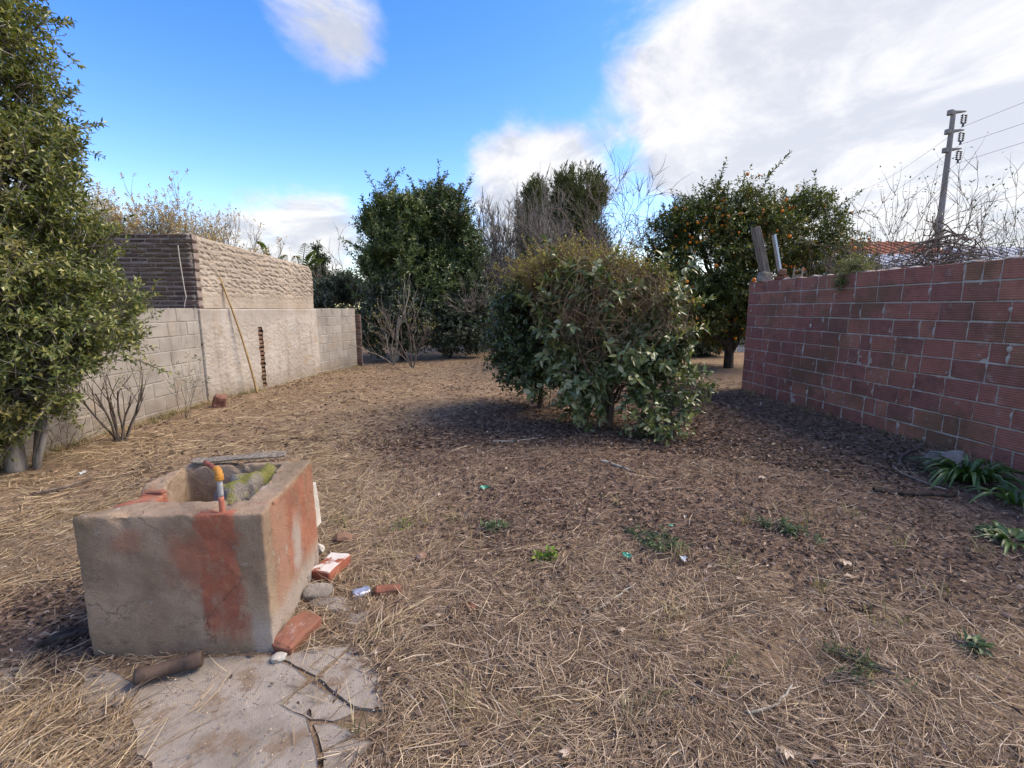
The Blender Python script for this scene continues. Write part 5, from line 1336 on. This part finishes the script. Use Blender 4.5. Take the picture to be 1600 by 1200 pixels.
q = gnd(1488, 720, .12); o = tag(link('stone', stone_np(41, .22, .11, .045, 3, .3), 'stone', None, (q[0], q[1], .17)), 'flat pale stone leaning on the strap leaves by the red wall', 'stone'); o.rotation_euler = (.25, -.2, .2)
q = gnd(1488, 745); tag(link('stone', stone_np(42, .34, .24, .2, 3, .3), 'stone', None, (q[0] + .05, q[1] + .12, .08)), 'grey stone under the pale stone by the red wall', 'stone')
for i, (x0, y0, x1, y1, r_, mat, lab) in enumerate([(1365, 765, 1500, 775, .022, 'bark_dark', 'dark rotten branch lying in front of the strap leaves'), (1390, 725, 1480, 765, .014, 'bark_grey', 'grey cut branch pointing at the strap leaves'),
        (940, 720, 988, 737, .014, 'bark_pale', 'short pale stick on the dark soil before the broad-leaved bush'), (770, 690, 850, 683, .008, 'bark_pale', 'thin pale twig beside the dark soil left of the bush'), (928, 955, 992, 912, .006, 'bark_pale', 'thin straight stick lying in the middle of the straw'),
        (1165, 1115, 1240, 1068, .006, 'bark_pale', 'curved pale stalk on the straw in the foreground'), (1440, 700, 1415, 735, .016, 'bark_twig', 'short broken stick leaning at the foot of the red wall'), (1100, 960, 1230, 930, .005, 'bark_brown', 'long brown stalk across the straw right of the middle'), (60, 770, 150, 745, .012, 'bark_twig', 'thin branch lying in the pale grass near the privet')]):
    a, e = gnd(x0, y0, .02), gnd(x1, y1, .03); tt = np.linspace(0, 1, 9)[:, None]; rng = np.random.default_rng(200 + i)
    sdv_ = nz(np.cross(e - a, [0, 0, 1.])); c = (e - a) * tt + sdv_ * np.sin(tt * PI) * np.linalg.norm(e - a) * rng.uniform(-.12, .12) + rng.normal(0, r_ * .5, (9, 3)) * [1, 1, .4]
    tag(link('stick', mesh_np('stick', *tubes(c[None], np.linspace(r_, r_ * .6, 9)[None], 6), True), mat, None, a), lab, 'stick')
# dry weeds rooted along the foot of the left walls and here and there in the yard
rng = np.random.default_rng(410); cs = [(LX + .06 + rng.random() * .15, rng.uniform(4.3, 7.4)) for _ in range(60)] + [tuple(SH0 + (FW1 - SH0) * rng.random() + [.05 + rng.random() * .14, 0]) for _ in range(50)] + [tuple(gnd(rng.uniform(500, 1560), rng.uniform(620, 1150))[:2]) for _ in range(46)] + [tuple(RW1 + (RW0 - RW1) * rng.random() + [-.14 - rng.random() * .12, 0]) for _ in range(40)]
Vs = []; K = 4
for cx, cy in cs:
    for _ in range(rng.integers(8, 22)):
        a = rng.uniform(0, 2 * PI); L_ = rng.uniform(.05, .17); o_ = np.array([math.cos(a), math.sin(a), 0]); tt = np.linspace(0, 1, K)[:, None]; sp_ = rng.uniform(.2, 1.1)
        c = np.array([cx, cy, 0]) + rng.normal(0, .03, 3) * [1, 1, 0] + o_ * tt ** 1.5 * L_ * sp_ + np.array([0, 0, 1]) * (tt * L_ - tt ** 2 * L_ * .45 * sp_); s_ = np.array([-math.sin(a), math.cos(a), 0]) * .0022 * (1.1 - tt); Vs.append(np.stack([c + s_, c - s_], 1).reshape(-1, 3))
n = len(Vs); b_ = np.arange(n)[:, None] * 2 * K + (np.arange(K - 1) * 2)[None]
tag(link('weeds', mesh_np('weeds', np.concatenate(Vs), np.stack([b_, b_ + 1, b_ + 3, b_ + 2], -1).reshape(-1, 4)), 'weed_blade'), 'thin dry and green weeds rooted along the walls and in the soil', 'weeds', kind='stuff')
# cut green sprays on the soil
def spray(px, py, ang, L_, n, label, seed, mat='leaf_sprig', lf=.04, wd=.014):
    rng = np.random.default_rng(seed); b = gnd(px, py, .015); wood = []; P_, D_ = [], []
    for s in range(3):
        a = ang + rng.normal(0, .18); d = np.array([math.cos(a), math.sin(a), .04]); tt = np.linspace(0, 1, 7)[:, None]
        c = b + d * tt * L_ * rng.uniform(.7, 1) + rng.normal(0, .006, (7, 3)); c[:, 2] = np.maximum(c[:, 2], .015); wood.append((c, np.linspace(.004, .0015, 7)))
        for k in range(n):
            i = rng.integers(1, 7); P_.append(c[i] + rng.normal(0, .01, 3)); D_.append(nz(d + rng.normal(0, .6, 3) * [1, 1, .35]))
    lv, st = sprigs(np.array(P_), np.array(D_), rng, 6, .06, lf, wd, 'd', up=.5); V, F = join([tube_groups(wood, 5), st]); lv[0][:, 2] = np.maximum(lv[0][:, 2], hump(lv[0][:, 0], lv[0][:, 1]) + .006)
    plant('cut_spray', b, label, 'branch', lv, mat, (V, F), 'bark_twig', leafname='leaves', woodname='twig')
spray(975, 822, -.95, .40, 13, 'long green leafy cutting pointing towards the foreground on the soil', 1)
spray(1170, 812, -.7, .42, 12, 'dull green leafy cutting on the soil towards the red wall', 2)
spray(745, 828, .2, .18, 7, 'small pale green cutting left of the dark soil patch', 3)
spray(828, 868, -.6, .09, 4, 'small bright green leaves on the straw below the dark soil', 4, 'leaf_fresh', .05, .028)
spray(1490, 1000, -.3, .10, 2, 'dull green leaf cluster on the straw at the right', 5, 'leaf_sprig', .06, .026)
spray(610, 825, .5, .12, 4, 'yellow-green weed tuft behind the small dark brick lump', 6, 'leaf_fresh', .03, .008)
spray(225, 655, .3, .2, 4, 'dry twigs and weeds at the foot of the block wall', 7, 'straw_brown', .06, .008)
spray(1290, 1065, .3, .28, 7, 'faint green weeds in the straw at the lower right', 8, 'leaf_sprig', .03, .006)
spray(1395, 1050, 2.6, .28, 7, 'green weeds in the straw beside the lower right edge', 9, 'leaf_sprig', .03, .006)
def scrap(px, py, s, mat, label, seed, cat='scrap'):
    bm = bmesh.new(); bmesh.ops.create_grid(bm, x_segments=6, y_segments=4, size=.5)
    for v in bm.verts: n = mnoise.noise_vector(v.co * 3 + Vector((seed, 0, 0))); v.co = Vector((v.co.x * s + n.x * s * .2, v.co.y * s * .5 + n.y * s * .2, .012 + abs(n.z) * s * .5))
    bmesh.ops.solidify(bm, geom=bm.faces[:], thickness=.0015)
    o = tag(link('plastic_scrap', bm_mesh(bm, 'scrap'), mat, None, gnd(px, py, .005)), label, cat); o.rotation_euler = (0, 0, seed * .7)
scrap(758, 765, .075, 'green_plastic', 'torn green plastic scrap on the soil left of the middle', 1)
scrap(980, 872, .06, 'green_plastic', 'small green plastic scrap beside the long green cutting', 3)
scrap(1048, 824, .03, 'green_plastic', 'tiny green plastic scrap above the long green cutting', 5)
scrap(1068, 877, .06, 'white_scrap', 'pale crumpled scrap at the tip of the long green cutting', 2)
scrap(130, 742, .07, 'white_scrap', 'small pale scrap lying in the dry grass near the privet', 7)
# dead leaves large enough to see singly
big = []
rng = np.random.default_rng(300)
for i, (px, py, L_) in enumerate([(1322, 876, .10), (1195, 745, .11), (1160, 905, .06), (1330, 902, .07), (905, 930, .05), (968, 980, .06), (1510, 908, .05), (1230, 1170, .07), (890, 1175, .06), (690, 960, .05)]):
    p_ = gnd(px, py, .03); ang_ = rng.uniform(0, 6); V, F = leaves(np.zeros((5, 3)), np.array([[math.cos(ang_ + j), math.sin(ang_ + j), .15] for j in (-1.2, -.6, 0, .6, 1.2)]), np.tile([0, 0, 1.], (5, 1)), np.array([.4, .5, .62, .52, .36]) * L_, np.full(5, L_ * .26), 'h', .1, .2)
    o = tag(link('dead_leaf', mesh_np('dead', V, F), 'straw_brown', None, p_), ['large pale lobed dead leaf right of the cuttings', 'big pale dead leaf on dark soil below the red wall', 'small dead leaf near the dull green cutting', 'dead leaf just below the large pale lobed one', 'dead leaf left of the plastic scrap on the straw', 'dead leaf in the straw below the green cutting', 'dead leaf near the right edge of the straw', 'brown dead leaf at the bottom edge right of the middle', 'dead leaf at the bottom edge of the straw, middle', 'dead leaf close to the orange-brown brick fragment'][i], 'leaf')
